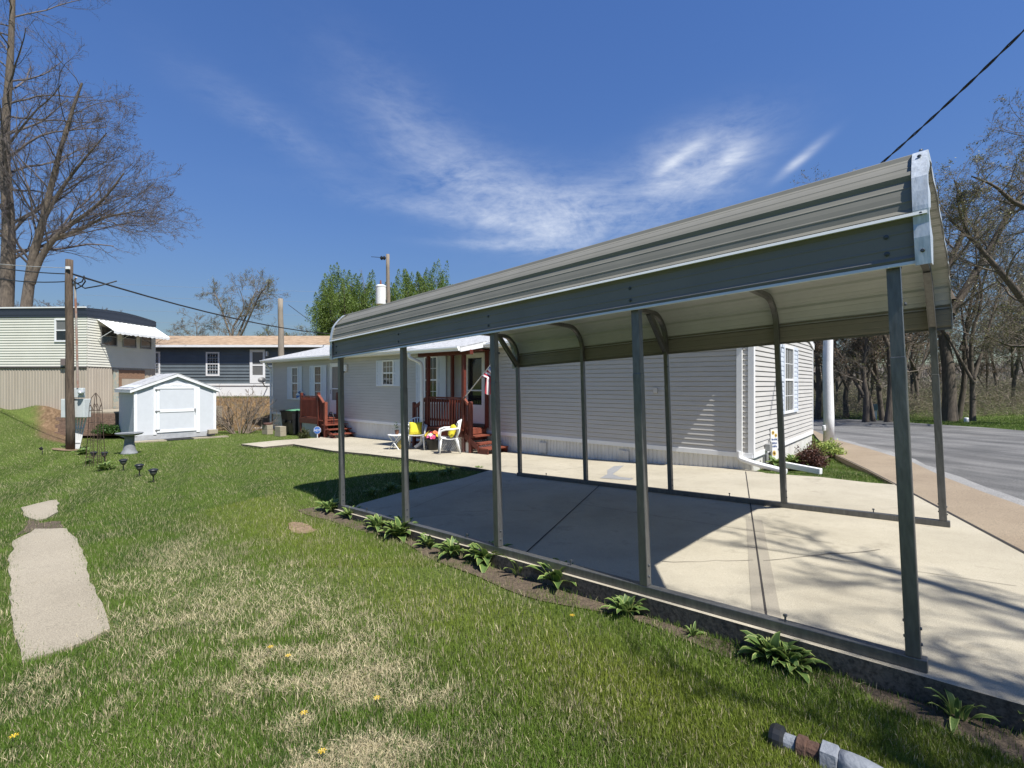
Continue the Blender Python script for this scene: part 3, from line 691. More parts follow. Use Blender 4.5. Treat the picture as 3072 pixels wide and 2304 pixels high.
def shutter(par,x0,x1,z0,z1,axis='x'):
    if axis=='x': T=lambda a,b_,d0,d1,z,t:(a,b_,-d1,-d0,z,t)
    else: T=lambda a,b_,d0,d1,z,t:(d0,d1,a,b_,z,t)
    f=.055; zm=(z0+z1)/2; b=MB()
    for a,c,z,t in ((x0,x0+f,z0,z1),(x1-f,x1,z0,z1),(x0+f,x1-f,z0,z0+f*1.2),(x0+f,x1-f,z1-f*1.2,z1),(x0+f,x1-f,zm-.045,zm+.045)): b.box(*T(a,c,.012,.042,z,t))
    for z,t in ((z0+f*1.2,zm-.045),(zm+.045,z1-f*1.2)):
        k=int((t-z)/.05); 
        for i in range(k): h=z+(t-z)*i/k; b.box(*T(x0+f,x1-f,.013,.024+.008*(i%2),h,h+(t-z)/k))
    return b.build('shutter',M_shutter,par)
for s0,s1 in ((18.72,19.33),(16.65,17.25)):
    window(HOUSE,-s1,-s0,.80,2.27,lower=M_glass,upm=M_blind if s0>18 else mat('warm curtain behind glass',(.20,.13,.06),.2,c2=(.05,.04,.03),scale=5,spec=.6))
for a,b_ in ((18.35,18.715),(19.335,19.77),(16.24,16.645),(17.255,17.65)): shutter(HOUSE,-b_,-a,.80,2.28)
window(HOUSE,-12.29,-11.61,1.43,2.35,upm=mat('beige blind behind glass',(.24,.21,.165),.2,c2=(.13,.115,.09),scale=30,stretch=(1,1,20),spec=.6)); shutter(HOUSE,-12.66,-12.295,1.42,2.35); shutter(HOUSE,-11.605,-11.24,1.42,2.35)
window(HOUSE,-9.93,-9.27,.86,2.40,cols=2); shutter(HOUSE,-10.36,-9.935,.86,2.36); shutter(HOUSE,-9.265,-8.87,.86,2.38)
window(HOUSE,2.51,3.47,.80,2.40,axis='y',cols=2,rows=2,upm=M_blind,lower=M_blind); shutter(HOUSE,2.06,2.505,.80,2.41,axis='y'); shutter(HOUSE,3.475,4.0,.80,2.41,axis='y')
def storm_door(s0,s1,z0,z1,gl):
    b=MB(); f=.06
    for a,c,z,t in ((-s1,-s1+f,z0,z1),(-s0-f,-s0,z0,z1),(-s1+f,-s0-f,z1-f,z1)): b.box(a,c,-.06,0,z,t)
    d=b.build('door',M_white,HOUSE,bevel=.004)
    b=MB(); x0,x1=-s1+f,-s0-f; g=.075
    for a,c,z,t in ((x0,x0+g,z0,z1-f),(x1-g,x1,z0,z1-f),(x0+g,x1-g,z0,z0+.55),(x0+g,x1-g,z1-f-.09,z1-f),(x0+g,x1-g,1.29,1.33)): b.box(a,c,-.045,0,z,t)
    b.build('leaf',M_white,d,bevel=.003)
    for z,t in ((z0+.55,1.29),(1.33,z1-f-.09)): MB().box(x0+g,x1-g,-.02,-.001,z,t).build('pane',gl,d)
    MB().tube([(x0+.05,-.05,1.12),(x0+.05,-.085,1.12),(x0+.05,-.085,1.26),(x0+.05,-.05,1.26)],.008,6).build('handle',M_bolt,d)
    MB().box(-s1-.02,-s0+.02,-.09,0,z0-.07,z0-.001).build('sill',M_bolt,d)
storm_door(14.97,15.92,.30,2.34,M_blind); storm_door(7.17,8.03,.34,2.42,M_glass)
b=MB().box(-14.92,-14.64,-.10,-.014,1.99,2.26); b.box(-15.03,-14.92,-.06,-.014,2.10,2.16); b.build('wall_light',M_white,HOUSE,bevel=.015)
b=MB().lathe([(.05,0),(.06,.02),(.03,.05),(.03,.09)],12,(-6.7,-.014,2.40),axis=(0,-1,0)); b.lathe([(.022,0),(.05,.05),(.06,.13),(.05,.15)],12,(-6.72,-.09,2.42),axis=(.25,-.35,-1)); b.build('wall_light',M_white,HOUSE,smooth=True)
MB().box(-2.02,-1.93,-.045,-.0145,1.30,1.42).build('outlet_box',M_siding,HOUSE,bevel=.006)
# things on the end wall: meter pipe and vent hood
b=MB().tube([(.06,1.15,-.45),(.06,1.15,.25),(.02,1.15,.32)],.02,8); b.box(.014,.11,.80,1.0,.12,.26); b.tube([(.05,.62,-.4),(.05,.62,.02),(.10,.62,.10),(.10,.62,-.05)],.03,8); b.build('utility_pipe',mat('gray conduit',(.34,.34,.33),.5,.2),HOUSE)
# ---------------- porch with steps, at the second door
def HT(name,label,cat,group=None): return thing(name,label,cat,(HC.x,HC.y,0),HRZ,group)
def balusters(par,x0,x1,y,z0,z1,n,mat_=None,axis='x'):
    for k in range(n):
        t=(k+.5)/n; p=x0+(x1-x0)*t
        b=MB().box(p-.015,p+.015,y-.018,y+.018,z0,z1) if axis=='x' else MB().box(y-.018,y+.018,p-.015,p+.015,z0,z1)
        b.build('baluster',mat_ or M_redwood,par)
def lattice(x0,x1,z0,z1,y,axis='x',pitch=.062,w=.027):
    """diagonal white lattice clipped to a rectangle"""
    b=MB(); L=x1-x0;H=z1-z0
    for sgn,off in ((1,0),(-1,.006)):
        c=-H
        while c<L+H:
            # line x=c+sgn*t ... clipped
            pts=[]
            for t0,t1 in ((0,H),):
                xa=c if sgn>0 else c+0; xb=c+H if sgn>0 else c-H
                za,zb=0,H
                def clip(xa,za,xb,zb):
                    for lim,side in ((0,1),(L,-1)):
                        ina=(xa-lim)*side>=0; inb=(xb-lim)*side>=0
                        if not ina and not inb: return None
                        if ina!=inb:
                            t=(lim-xa)/(xb-xa); xn,zn=lim,za+(zb-za)*t
                            if ina: xb,zb=xn,zn
                            else: xa,za=xn,zn
                    return xa,za,xb,zb
                r=clip(xa,za,xb,zb)
                if r and abs(r[0]-r[2])>.01:
                    p=(x0+r[0],y-off,z0+r[1]) if axis=='x' else (y+off,x0+r[0],z0+r[1]); q=(x0+r[2],y-off,z0+r[3]) if axis=='x' else (y+off,x0+r[2],z0+r[3])
                    b.beam(p,q,.005,w,up=(1,0,1) if axis=='x' else (0,1,1))
            c+=pitch*1.414
    return b
def boards(par,x0,x1,y0,y1,z,name,along='x',w=.09):
    n=max(1,round(((y1-y0) if along=='x' else (x1-x0))/w)); b=MB()
    for k in range(n):
        if along=='x': a=y0+(y1-y0)*k/n; b.box(x0,x1,a+.003,a+(y1-y0)/n-.003,z-.035,z)
        else: a=x0+(x1-x0)*k/n; b.box(a+.003,a+(x1-x0)/n-.003,y0,y1,z-.035,z)
    return b.build(name,M_redwood_worn,par)
def porch():
    T=HT('covered_porch','red timber porch with a white edged roof and steps by the second door','porch')
    D=.95; zd=.25; xl,xr=-8.72,-7.1
    boards(T,xl,xr,-D-.03,-.03,zd,'deck')
    MB().box(xl,xr,-D,-D+.04,.03,zd-.036).build('fascia',M_redwood,T); MB().box(xr-.04,xr,-D+.041,-.05,.03,zd-.036).build('fascia',M_redwood,T)
    gz=-.42
    lattice(xl+.02,xr,gz,.03,-D+.012).build('lattice',M_lattice,T); lattice(-D+.05,-.03,gz,.03,xr-.012,axis='y').build('lattice',M_lattice,T)
    MB().box(xl+.1,xr-.08,-D+.12,-.08,gz-.05,.0).build('shade_fill',M_shade,T)  # dark box standing in for the shade under the porch
    for x,y,w,z1 in ((-8.67,-D+.05,.09,2.31),(-7.15,-D+.05,.10,2.31),(-8.5,-.10,.085,2.55),(-7.04,-.10,.085,2.62)):
        MB().box(x-w/2,x+w/2,y-w/2,y+w/2,gz if y<-.5 else zd,z1).build('post',M_redwood,T,bevel=.004)
    MB().box(-9.08,-6.83,-D-.02,-D+.10,2.31,2.435).build('roof_beam',M_redwood,T,bevel=.004)
    MB().box(-8.55,-8.44,-D+.11,-.05,2.36,2.44).build('roof_beam',M_redwood,T)
    # roof sloping from the house to the front gutter
    x0,x1=-9.25,-6.85; f=[(-1.30,2.50),(.10,2.80),(.10,2.77),(-1.30,2.47)]
    MB().prism(f,x0,x1,plane='yz').build('roof',M_shingle,T)
    for xx in (x0,x1-.03):
        MB().add([(xx,-1.30,2.466),(xx,.0,2.745),(xx,.0,2.60),(xx,-1.30,2.36),(xx+.03,-1.30,2.466),(xx+.03,.0,2.745),(xx+.03,.0,2.60),(xx+.03,-1.30,2.36)],[(0,1,2,3),(4,5,6,7),(0,1,5,4),(3,2,6,7),(0,3,7,4),(1,2,6,5)]).build('rake_board',M_white,T)
    MB().box(x0+.031,x1-.031,-1.27,-.03,2.445,2.462).build('soffit',M_redwood,T)
    MB().prism([(-1.301,2.495),(-1.41,2.495),(-1.415,2.46),(-1.38,2.42),(-1.37,2.385),(-1.301,2.385)],x0-.03,x1-.02,plane='yz').build('gutter',M_white,T)
    downspout([(-8.98,-1.36,2.39),(-8.98,-1.36,2.28),(-8.80,-1.06,2.12),(-8.80,-1.04,1.9),(-8.80,-1.04,-.25),(-8.86,-1.25,-.36)]).build('downspout',M_white,T)
    r=MB().box(-8.62,-7.20,-D+.02,-D+.085,1.08,1.13).build('railing',M_redwood,T); 
    MB().box(-8.62,-7.20,-D+.035,-D+.07,.98,1.07).build('rail',M_redwood,r); MB().box(-8.62,-7.20,-D+.035,-D+.07,.43,.50).build('rail',M_redwood,r)
    balusters(r,-8.62,-7.20,-D+.018,.28,1.06,13)
    # right hand steps, down along the wall
    xs=xr; zs=[.25,.08,-.10,-.26]
    for i,(z,run) in enumerate(((.08,.27),(-.10,.27))):
        x=xs+.02+i*.27
        boards(T,x,x+.30,-D+.02,-.06,z,'tread',along='x',w=.14); MB().box(x+.01,x+.03,-D+.05,-.08,z-.16,z-.036).build('riser',M_redwood,T)
    MB().box(xs,xs+.02,-D+.05,-.08,.10,.212).build('riser',M_redwood_worn,T)
    b=MB().box(-6.62,-6.2,-D+.02,-.12,-.245,-.205); s=b.build('tread',M_redwood_worn,T)
    for y in (-D+.03,-.16): MB().box(-6.60,-6.22,y,y+.035,-.42,-.246).build('stringer',M_redwood,T)
    lattice(-D+.06,-.1,-.38,-.15,-6.57,axis='y').build('lattice',M_lattice,T)
    MB().prism([(-7.08,.20),(-6.55,-.16),(-6.55,-.30),(-7.08,.02)],-D+.0,-D+.03,plane='xz').build('stringer',M_redwood,T)
    MB().prism([(-7.09,-.40),(-6.98,-.40),(-6.75,-.12),(-6.95,.02),(-7.09,.02)],-D+.06,-D+.066,plane='xz').build('lattice',M_lattice,T)
    n=MB().tube([(-6.88,-D+.05,-.42),(-6.88,-D+.05,1.0),(-6.88,-D+.05,1.02)],[.062,.062,.045],10).build('newel_post',M_redwood,T)
    h=MB().beam((-7.10,-D+.0,1.13),(-6.93,-D+.0,.93),.09,.04).build('handrail',M_redwood_worn,T)
    MB().beam((-7.10,-D+.05,.50),(-6.93,-D+.05,.30),.035,.07).build('rail',M_redwood,h)
    for k in range(2): 
        x=-7.06+k*.08; MB().box(x-.018,x+.018,-D+.03,-D+.066,-.1,1.05-k*.08).build('baluster',M_redwood,h)
    # left hand steps
    MB().tube([(-9.34,-D+.05,-.42),(-9.34,-D+.05,.92),(-9.34,-D+.05,.95)],[.06,.06,.045],10).build('newel_post',M_redwood,T)
    h=MB().beam((-9.30,-D+.05,.80),(-8.70,-D+.05,1.10),.05,.09).build('handrail',M_redwood,T)
    MB().beam((-9.30,-D+.05,.08),(-8.70,-D+.05,.40),.04,.09).build('rail',M_redwood,h)
    for k in range(5):
        t=(k+.6)/5.3; x=-9.3+.6*t; MB().box(x-.018,x+.018,-D+.016,-D+.052,.04+.31*t,.78+.29*t).build('baluster',M_redwood,h)
    for i,z in enumerate((.06,-.12,-.28)):
        x=-8.74-i*.27; boards(T,x-.30,x,-D+.06,-.06,z,'tread',along='x',w=.14)
    return T
porch()
def stoop():
    T=HT('side_stoop','small red timber stoop with railing and four open steps by the left door','stoop')
    D=.95; zd=.19; xl,xr=-16.6,-15.12; gz=-.58
    boards(T,xl,xr,-D-.02,-.03,zd,'deck')
    MB().box(xl-.03,xr,-D-.03,-D+.01,-.04,zd-.036).build('fascia',M_redwood,T)
    b=MB()
    for k in range(11): z=gz+.05*k; b.box(xl,xr-.06,-D+.015+.003*(k%2),-D+.05,z,z+.048)
    b.build('base_panel',mat('pale gray green siding panel',(.40,.43,.43),.6,c2=(.30,.33,.33),scale=4),T)
    MB().box(xl+.08,xr-.10,-D+.1,-.08,gz,-.02).build('shade_fill',M_shade,T)  # dark box standing in for the shade under the stoop
    for x,y,z1 in ((xl+.05,-D+.03,1.15),(xr-.05,-D+.03,1.17),(xr-.05,-.12,1.17)):
        MB().box(x-.05,x+.05,y-.05,y+.05,-.58 if y<-.5 else zd,z1).build('post',M_redwood,T,bevel=.005)
    r=MB().box(xl+.1,xr-.1,-D+.0,-D+.07,1.0,1.04).build('railing',M_redwood,T)
    MB().box(xl+.1,xr-.1,-D+.02,-D+.055,.90,.99).build('rail',M_redwood,r); MB().box(xl+.1,xr-.1,-D+.02,-D+.055,.23,.29).build('rail',M_redwood,r)
    balusters(r,xl+.1,xr-.1,-D+.0,.22,.99,13)
    n=MB().box(-14.74,-14.63,-D+.0,-D+.11,gz,.82).build('newel_post',M_redwood_worn,T,bevel=.01)
    h=MB().beam((xr-.05,-D+.02,1.10),(-14.74,-D+.02,.78),.10,.04).build('handrail',M_redwood_worn,T)
    for k in range(4): 
        x=xr+.03+k*.09; MB().box(x-.016,x+.016,-D+.02,-D+.052,-.1-.1*k,1.02-.085*k).build('baluster',M_redwood,h)
    MB().prism([(xr,.15),(-13.92,-.56),(-14.25,-.56),(xr,.0)],-D+.06,-D+.09,plane='xz').build('stringer',M_redwood,T)
    MB().prism([(xr,.15),(-13.92,-.56),(-14.25,-.56),(xr,.0)],-.12,-.09,plane='xz').build('stringer',M_redwood,T)
    for i,(x,z) in enumerate(((-14.86,.13),(-14.58,-.03),(-14.32,-.19),(-14.04,-.35))):
        boards(T,x-.28,x+.03,-D-.02,-.05,z,'tread',along='x',w=.14)
    MB().box(-14.9,-14.86,-D+.1,-.13,-.02,.09).build('riser',M_redwood,T)
    lattice(-D+.1,-.1,-.55,-.38,-14.3,axis='y').build('lattice',mat('gray lattice',(.30,.31,.27),.7),T)
    return T
stoop()
# ---------------- patio things
M_plast=mat('white moulded plastic',(.76,.76,.74),.4,var=.03)
M_yellow=mat('yellow cushion cloth',(.72,.60,.035),.85,var=.06,scale=8,bump=.2,bscale=120)
def grid_solid(fn,nu,nv,th):
    """sheet fn(u,v)->point with thickness th along its normal, as verts and faces"""
    P=[[Vector(fn(i/nu,j/nv)) for j in range(nv+1)] for i in range(nu+1)]; b=MB()
    N=lambda i,j:(P[min(i+1,nu)][j]-P[max(i-1,0)][j]).cross(P[i][min(j+1,nv)]-P[i][max(j-1,0)]).normalized()
    n=(nu+1)*(nv+1)
    for sgn in (.5,-.5):
        for i in range(nu+1):
            for j in range(nv+1): b.v.append(tuple(P[i][j]+N(i,j)*th*sgn))
    I=lambda i,j:i*(nv+1)+j
    for i in range(nu):
        for j in range(nv): b.f+=[(I(i,j),I(i+1,j),I(i+1,j+1),I(i,j+1)),(n+I(i,j+1),n+I(i+1,j+1),n+I(i+1,j),n+I(i,j))]
    for i in range(nu): b.f+=[(I(i,0),n+I(i,0),n+I(i+1,0),I(i+1,0)),(I(i,nv),I(i+1,nv),n+I(i+1,nv),n+I(i,nv))]
    for j in range(nv): b.f+=[(I(0,j),I(0,j+1),n+I(0,j+1),n+I(0,j)),(I(nu,j),n+I(nu,j),n+I(nu,j+1),I(nu,j+1))]
    b.m=[0]*len(b.f); return b
def chair(name,label,loc,rz):
    T=thing(name,label,'chair',loc,rz,'white plastic chairs')
    grid_solid(lambda u,v:((u-.5)*(.50-.06*v),-.25+.47*v,.425-.03*math.sin(v*3.1)-.03*v+.02*(2*u-1)**2),8,8,.016).build('seat',M_plast,T,smooth=True)
    for sx in (-1,1):
        MB().tube([(sx*.245,-.25,0),(sx*.235,-.235,.22),(sx*.225,-.22,.41)],[.021,.027,.036],6).build('leg',M_plast,T,smooth=True)
        MB().tube([(sx*.23,.30,0),(sx*.215,.25,.22),(sx*.20,.20,.42)],[.021,.026,.034],6).build('leg',M_plast,T,smooth=True)
        MB().tube([(sx*.235,-.235,.38),(sx*.265,-.25,.52),(sx*.285,-.22,.63),(sx*.295,-.10,.665),(sx*.29,.08,.67),(sx*.27,.20,.68),(sx*.24,.27,.70)],[.030,.028,.027,.030,.030,.026,.022],6).build('armrest',M_plast,T,smooth=True)
    # fan shaped back: rim and slats
    rim=[]
    for k in range(15):
        t=math.pi*k/14; x=-.275*math.cos(t); h=.60+.30*math.sin(t)**.8; rim.append((x,.24+.12*(h-.42)+.05*(1-abs(x)/.275)*1.0,h))
    B=MB(); B.tube([(-.20,.20,.42),(-.245,.235,.52)]+rim+[(.245,.235,.52),(.20,.20,.42)],[.02]*2+[.021]*15+[.02]*2,6)
    for k in range(7):
        f=(k-3)/3; x0=f*.16; x1=f*.235; h1=.60+.30*math.sqrt(max(0,1-(x1/.275)**2))**.8-.01
        p=[(x0+(x1-x0)*t,.20+.12*((.42+(h1-.42)*t)-.42)+.05*(1-abs(x0+(x1-x0)*t)/.275)*(t**.5),.42+(h1-.42)*t) for t in (0,.35,.7,1)]
        B.tube(p,[.020,.022,.026,.022],4)
    B.build('backrest',M_plast,T,smooth=True)
    return T
def pillow(label,M,size=.38):
    b=MB(); n=10
    for s in (1,-1):
        o=len(b.v)
        for i in range(n+1):
            for j in range(n+1):
                u=2*i/n-1;v=2*j/n-1; e=(1-u**4)*(1-v**4); k=1-.07*(1-abs(u*v))*max(abs(u),abs(v))**3
                b.v.append((u*size/2*k,s*(.003+.085*e**.55),v*size/2*k))
        for i in range(n):
            for j in range(n):
                a=o+i*(n+1)+j; q=(a,a+n+1,a+n+2,a+1); b.f.append(q if s<0 else q[::-1]); b.m.append(0)
    # seam
    idx=[i*(n+1) for i in range(n+1)]+[n*(n+1)+j for j in range(1,n+1)]+[i*(n+1)+n for i in range(n-1,-1,-1)]+[j for j in range(n-1,0,-1)]
    k=(n+1)**2
    for a,c in zip(idx,idx[1:]+idx[:1]): b.f.append((a,c,c+k,a+k)); b.m.append(0)
    o=b.build('cushion',M_yellow,smooth=True); o.matrix_world=M; return tag(o,label,'cushion','yellow cushions')
cA=gp(1247,1350); cA=Vector((cA.x,cA.y+.12,float(slabz(cA.x,cA.y+.12))+.002))
A_rz=R(6)
chair('patio_chair','white plastic chair facing the lawn with a yellow cushion propped on it',cA,A_rz)
def place(base,rz,loc,rx=0): return Matrix.Translation(base)@Matrix.Rotation(rz,4,'Z')@Matrix.Translation(loc)@Matrix.Rotation(rx,4,'X')
pillow('yellow cushion leaning on the chair that faces the lawn',place(cA,A_rz,(-.03,.06,.60),R(-16)))
cB=gp(1345,1361); cB=Vector((cB.x,cB.y+.05,float(slabz(cB.x,cB.y+.05))+.002)); B_rz=R(-78)
chair('patio_chair','white plastic chair seen from the side in front of the porch lattice',cB,B_rz)
pillow('yellow cushion on the chair seen from the side',place(cB,B_rz,(0,.10,.60),R(-20)),.36)
# flower pot between the chairs
fp=gp(1296,1352); fp=Vector((fp.x,fp.y+.15,float(slabz(fp.x,fp.y+.15))+.002))
T=thing('flower_pot','black planter full of yellow red and pink flowers between the white chairs','flower pot',fp)
MB().lathe([(.14,0),(.155,.01),(.205,.27),(.235,.285),(.235,.32),(.215,.32),(.20,.28),(.0,.27)],24).build('pot',M_black,T,smooth=True)
def flower_cols(): return [mat('yellow petals',(.75,.52,.03),.6,var=.1),mat('crimson petals',(.52,.03,.08),.6,var=.1),mat('orange petals',(.72,.20,.05),.6,var=.1),mat('pale petals',(.78,.70,.55),.6,var=.1),mat('pink petals',(.65,.12,.28),.6,var=.1)]
FC=flower_cols(); M_leafd=mat('dark green leaves',(.045,.085,.025),.5,var=.3,scale=10)
lb=MB(); rr=random.Random(5)
fb={k:MB() for k in range(5)}
for i in range(64):
    a=rr.uniform(0,6.283); r=.26*math.sqrt(rr.random()); x=r*math.cos(a); y=r*math.sin(a); z=.36+.16*(1-(r/.27)**2)+rr.uniform(-.03,.05); k=rr.choice([0,0,1,1,2,4,3,2]) if z>.42 else rr.choice([1,1,2,4])
    up=Vector((x*1.6,y*1.6,.22)).normalized(); q=Vector((0,0,1)).rotation_difference(up); c=Vector((x,y,z)); s=rr.uniform(.035,.06)
    for p in range(7):
        t=p*6.283/7; pts=[c+q@Vector((0,0,0)),c+q@Vector((s*.8*math.cos(t-.42),s*.8*math.sin(t-.42),s*.3)),c+q@Vector((s*1.15*math.cos(t),s*1.15*math.sin(t),s*.22)),c+q@Vector((s*.8*math.cos(t+.42),s*.8*math.sin(t+.42),s*.3))]
        fb[k].add(pts,[(0,1,2,3)])
    for p in range(2):
        t=rr.uniform(0,6.283); l=.09; e=Vector((math.cos(t),math.sin(t),.1)); n=Vector((-math.sin(t),math.cos(t),0))*.022; b0=c-Vector((0,0,.07)); lb.add([b0,b0+e*l*.5+n,b0+e*l,b0+e*l*.5-n],[(0,1,2,3)])
for k in fb: fb[k].build('flower',FC[k],T)
lb.build('foliage',M_leafd,T)
# little side table with a plant
st=gp(1185,1350); st=Vector((st.x,st.y+.1,float(slabz(st.x,st.y+.1))+.002))
T=thing('side_table','small white folding table with crossed legs beside the chairs','side table',st,R(-20))
MB().lathe([(.20,.40),(.235,.405),(.24,.42),(.235,.432),(0,.435)],24).build('tabletop',M_plast,T)
for s in (-1,1):
    for y in (-.1,.1): MB().beam((s*.19,y*(1+.2*s),0),(-s*.17,y*(1+.2*s),.40),.03,.018).build('leg',M_plast,T)
T=thing('potted_plant','small potted plant in a brown pot on the white side table','potted plant',st+Vector((.03,0,.436)))
MB().lathe([(.045,0),(.065,.12),(.07,.125),(.06,.115),(0,.11)],14).build('pot',mat('brown clay pot',(.13,.055,.03),.7),T)
b=MB()
for i in range(46):
    a=rr.uniform(0,6.283); c=Vector((rr.gauss(0,.045),rr.gauss(0,.045),rr.uniform(.13,.34))); e=Vector((math.cos(a),math.sin(a),rr.uniform(-.2,.7)))*.075; n=Vector((-math.sin(a),math.cos(a),0))*.02; b.add([c,c+e*.5+n,c+e,c+e*.5-n],[(0,1,2,3)])
b.build('foliage',M_leafd,T)
go=st+Vector((.12,.14,.0)); o=MB().lathe([(.05,0),(.09,.03),(.115,.09),(.11,.16),(.07,.21),(.03,.23),(.028,.26),(0,.27)],16,go).build('garden_ornament',mat('pale yellow glazed ornament',(.70,.56,.16),.35),smooth=True); tag(o,'pale yellow rounded ornament under the white side table','ornament')
# flag on its staff from the porch corner post
def flag():
    HM=Matrix.Translation((HC.x,HC.y,0))@Matrix.Rotation(HRZ,4,'Z')
    p0=HM@Vector((-7.03,-1.02,1.10)); tip=at(1492,1070,12.5)
    T=thing('flag','striped national flag drooping from a slanted staff on the porch post','flag',p0); d=tip-p0
    MB().tube([(0,0,0),d*1.0],.013,8).build('flagstaff',mat('pale staff',(.62,.60,.55),.4),T)
    MB().lathe([(.024,0),(.024,.05),(.017,.10)],10,(0,0,0),axis=tuple(d)).build('bracket',M_bolt,T)
    red=mat('red flag cloth',(.42,.028,.045),.8,var=.05);whi=mat('white flag cloth',(.74,.71,.70),.8,var=.03);blu=mat('blue flag cloth',(.03,.045,.16),.8,var=.05)
    na,nb=26,30; b=MB(); side=d.cross(Vector((0,0,1))).normalized()
    def P(a,v):
        h=d*(.52+.47*a); L=1.22; k=min(1,v*2.2)
        x=h*(1-k*.72)+(d*.985)*(k*.72)                       # lower hoist gathers under the tip
        fall=L*v*(.62+.38*a); w=.05*math.sin(a*15+v*2)*min(1,v*3)
        q=x+Vector((0,0,-fall))+side*w+Vector((-.06*(1-a)*min(1,v*2.),0,0))-d.normalized()*(.06*math.sin(a*9+1)*min(1,v*2))+Vector((-.10*v*(1-a)+.03*v,0,0))
        return q
    for i in range(na+1):
        for j in range(nb+1): b.v.append(tuple(P(i/na,j/nb)))
    for i in range(na):
        st_=i//2; 
        for j in range(nb):
            a=i*(nb+1)+j; b.f.append((a,a+nb+1,a+nb+2,a+1)); b.m.append(2 if (i>=12 and j<12) else (0 if st_%2==0 else 1))
    b.build('cloth',[red,whi,blu],T,smooth=True,fix=False)
    s=MB()
    for r_ in range(5):
        for c_ in range(6):
            a=(12.8+r_*2.7)/na; v=(1+c_*1.9)/nb; c=P(a,v); n=(P(a+.01,v)-c).cross(P(a,v+.01)-c).normalized(); e1=(P(a,v+.01)-c).normalized(); e2=n.cross(e1)
            for sg in (1,-1):
                o=c+n*.0025*sg; pts=[]
                for q in range(10): rr_=.018 if q%2==0 else .008; pts.append(o+e1*rr_*math.cos(q*.628)+e2*rr_*math.sin(q*.628))
                s.add(pts,[tuple(range(10))])
    s.build('star_pattern',whi,T)
flag()
# bins, blocks, sign and ornaments by the stoop
def hw(s,d,z=None): x,y=hp(s,d); return Vector((x,y,float(lawnz(x,y)) if z is None else z))
def bin_(label,s,d,rz,lidm):
    T=thing('wheelie_bin',label,'bin',hw(s,d),rz,'wheelie bins')
    b=MB(); b.add([(-.22,-.24,.06),(.22,-.24,.06),(.22,.22,.06),(-.22,.22,.06),(-.28,-.32,.98),(.28,-.32,.98),(.28,.30,.98),(-.28,.30,.98)],[(3,2,1,0),(0,1,5,4),(1,2,6,5),(2,3,7,6),(3,0,4,7),(4,5,6,7)]); b.box(-.30,.30,-.35,.32,.95,1.0); b.box(-.12,.12,-.345,-.29,.5,.62); b.build('body',M_black,T,bevel=.012)
    l=grid_solid(lambda u,v:((u-.5)*.64,-.37+.74*v,1.03+.05*math.sin(u*3.14)*math.sin(v*3.14)),6,6,.02); l.build('lid',lidm,T,smooth=True)
    for sx in (-.25,.25): MB().lathe([(.11,-.03),(.12,-.02),(.12,.02),(.11,.03)],16,(sx,.24,.11),axis=(1,0,0)).build('wheel',M_rubber,T)
    MB().tube([(-.25,.34,.93),(-.25,.40,.96),(.25,.40,.96),(.25,.34,.93)],.014,6).build('handle',M_black,T)
M_greenlid=mat('faded green lid',(.10,.27,.15),.5,var=.15)
bin_('black wheelie bin with a black lid beside the stoop, the one farther from it',18.1,.62,HRZ+.1,M_black)
bin_('black wheelie bin with a green lid standing against the stoop',17.35,.72,HRZ-.05,M_greenlid)
def blocks(label,s,d,n,cap):
    T=thing('block_stack',label,'concrete blocks',hw(s,d),HRZ+.15)
    for k in range(n): MB().box(-.20+.01*k,.20-.01*k,-.13,.13,.01+.20*k,.205+.20*k).build('block',M_walk,T,bevel=.008)
    if cap: MB().lathe([(.15,0),(.17,.01),(.18,.07),(.15,.08),(0,.08)],14,(0,0,.01+.2*n)).build('saucer',mat('brown saucer',(.12,.06,.045),.7),T)
blocks('stack of tan concrete blocks with a brown dish on top near the downspout',18.7,1.35,2,True)
blocks('two tan concrete blocks on end in front of the green lidded bin',17.25,1.45,2,False)
def text(par,s,size,loc,rot,m,name='lettering',ext=.001):
    c=bpy.data.curves.new(name,'FONT'); c.body=s; c.size=size; c.align_x='CENTER'; c.align_y='CENTER'; c.extrude=ext; c.materials.append(m)
    t=bpy.data.objects.new(name,c); COL.objects.link(t); dg=bpy.context.evaluated_depsgraph_get(); me=bpy.data.meshes.new_from_object(t.evaluated_get(dg)); bpy.data.objects.remove(t)
    o=bpy.data.objects.new(name,me); COL.objects.link(o); o.parent=par; o.location=loc; o.rotation_euler=rot; return o
sg=gp(952,1313); T=thing('yard_sign','blue octagonal security yard sign with white letters by the stoop','sign',sg+Vector((0,.0,0)))
M_bl=mat('blue sign enamel',(.05,.15,.46),.4,var=.08); o8=[(.135*math.cos(math.pi/8+k*math.pi/4),.27+.135*math.sin(math.pi/8+k*math.pi/4)) for k in range(8)]
MB().prism(o8,-.008,.004,plane='xz').build('panel',M_bl,T)
MB().prism([(.146*math.cos(math.pi/8+k*math.pi/4),.27+.146*math.sin(math.pi/8+k*math.pi/4)) for k in range(8)],-.004,.002,plane='xz').build('border',M_white,T); MB().box(-.015,.015,.003,.012,-.1,.15).build('stake',M_white,T)
text(T,'ADT',.125,(0,-.0115,.265),(R(90),0,0),M_white)
o=MB().lathe([(.01,0),(.07,.01),(.085,.06),(.06,.11),(.03,.14),(.022,.20),(.035,.235),(.03,.27),(0,.285)],14).build('goose_figure',M_plast,smooth=True); o.location=hw(16.35,.86,.193); o.scale=(.75,1.05,1); o.rotation_euler=(0,0,.5); tag(o,'small white goose figure on the edge of the stoop','figurine')
T=thing('garden_pinwheel','blue and white pinwheel on a thin stake behind the bins','pinwheel',hw(18.25,.12,-.55)); MB().tube([(0,0,0),(0,0,1.55)],.008,6).build('stake',M_bolt,T)
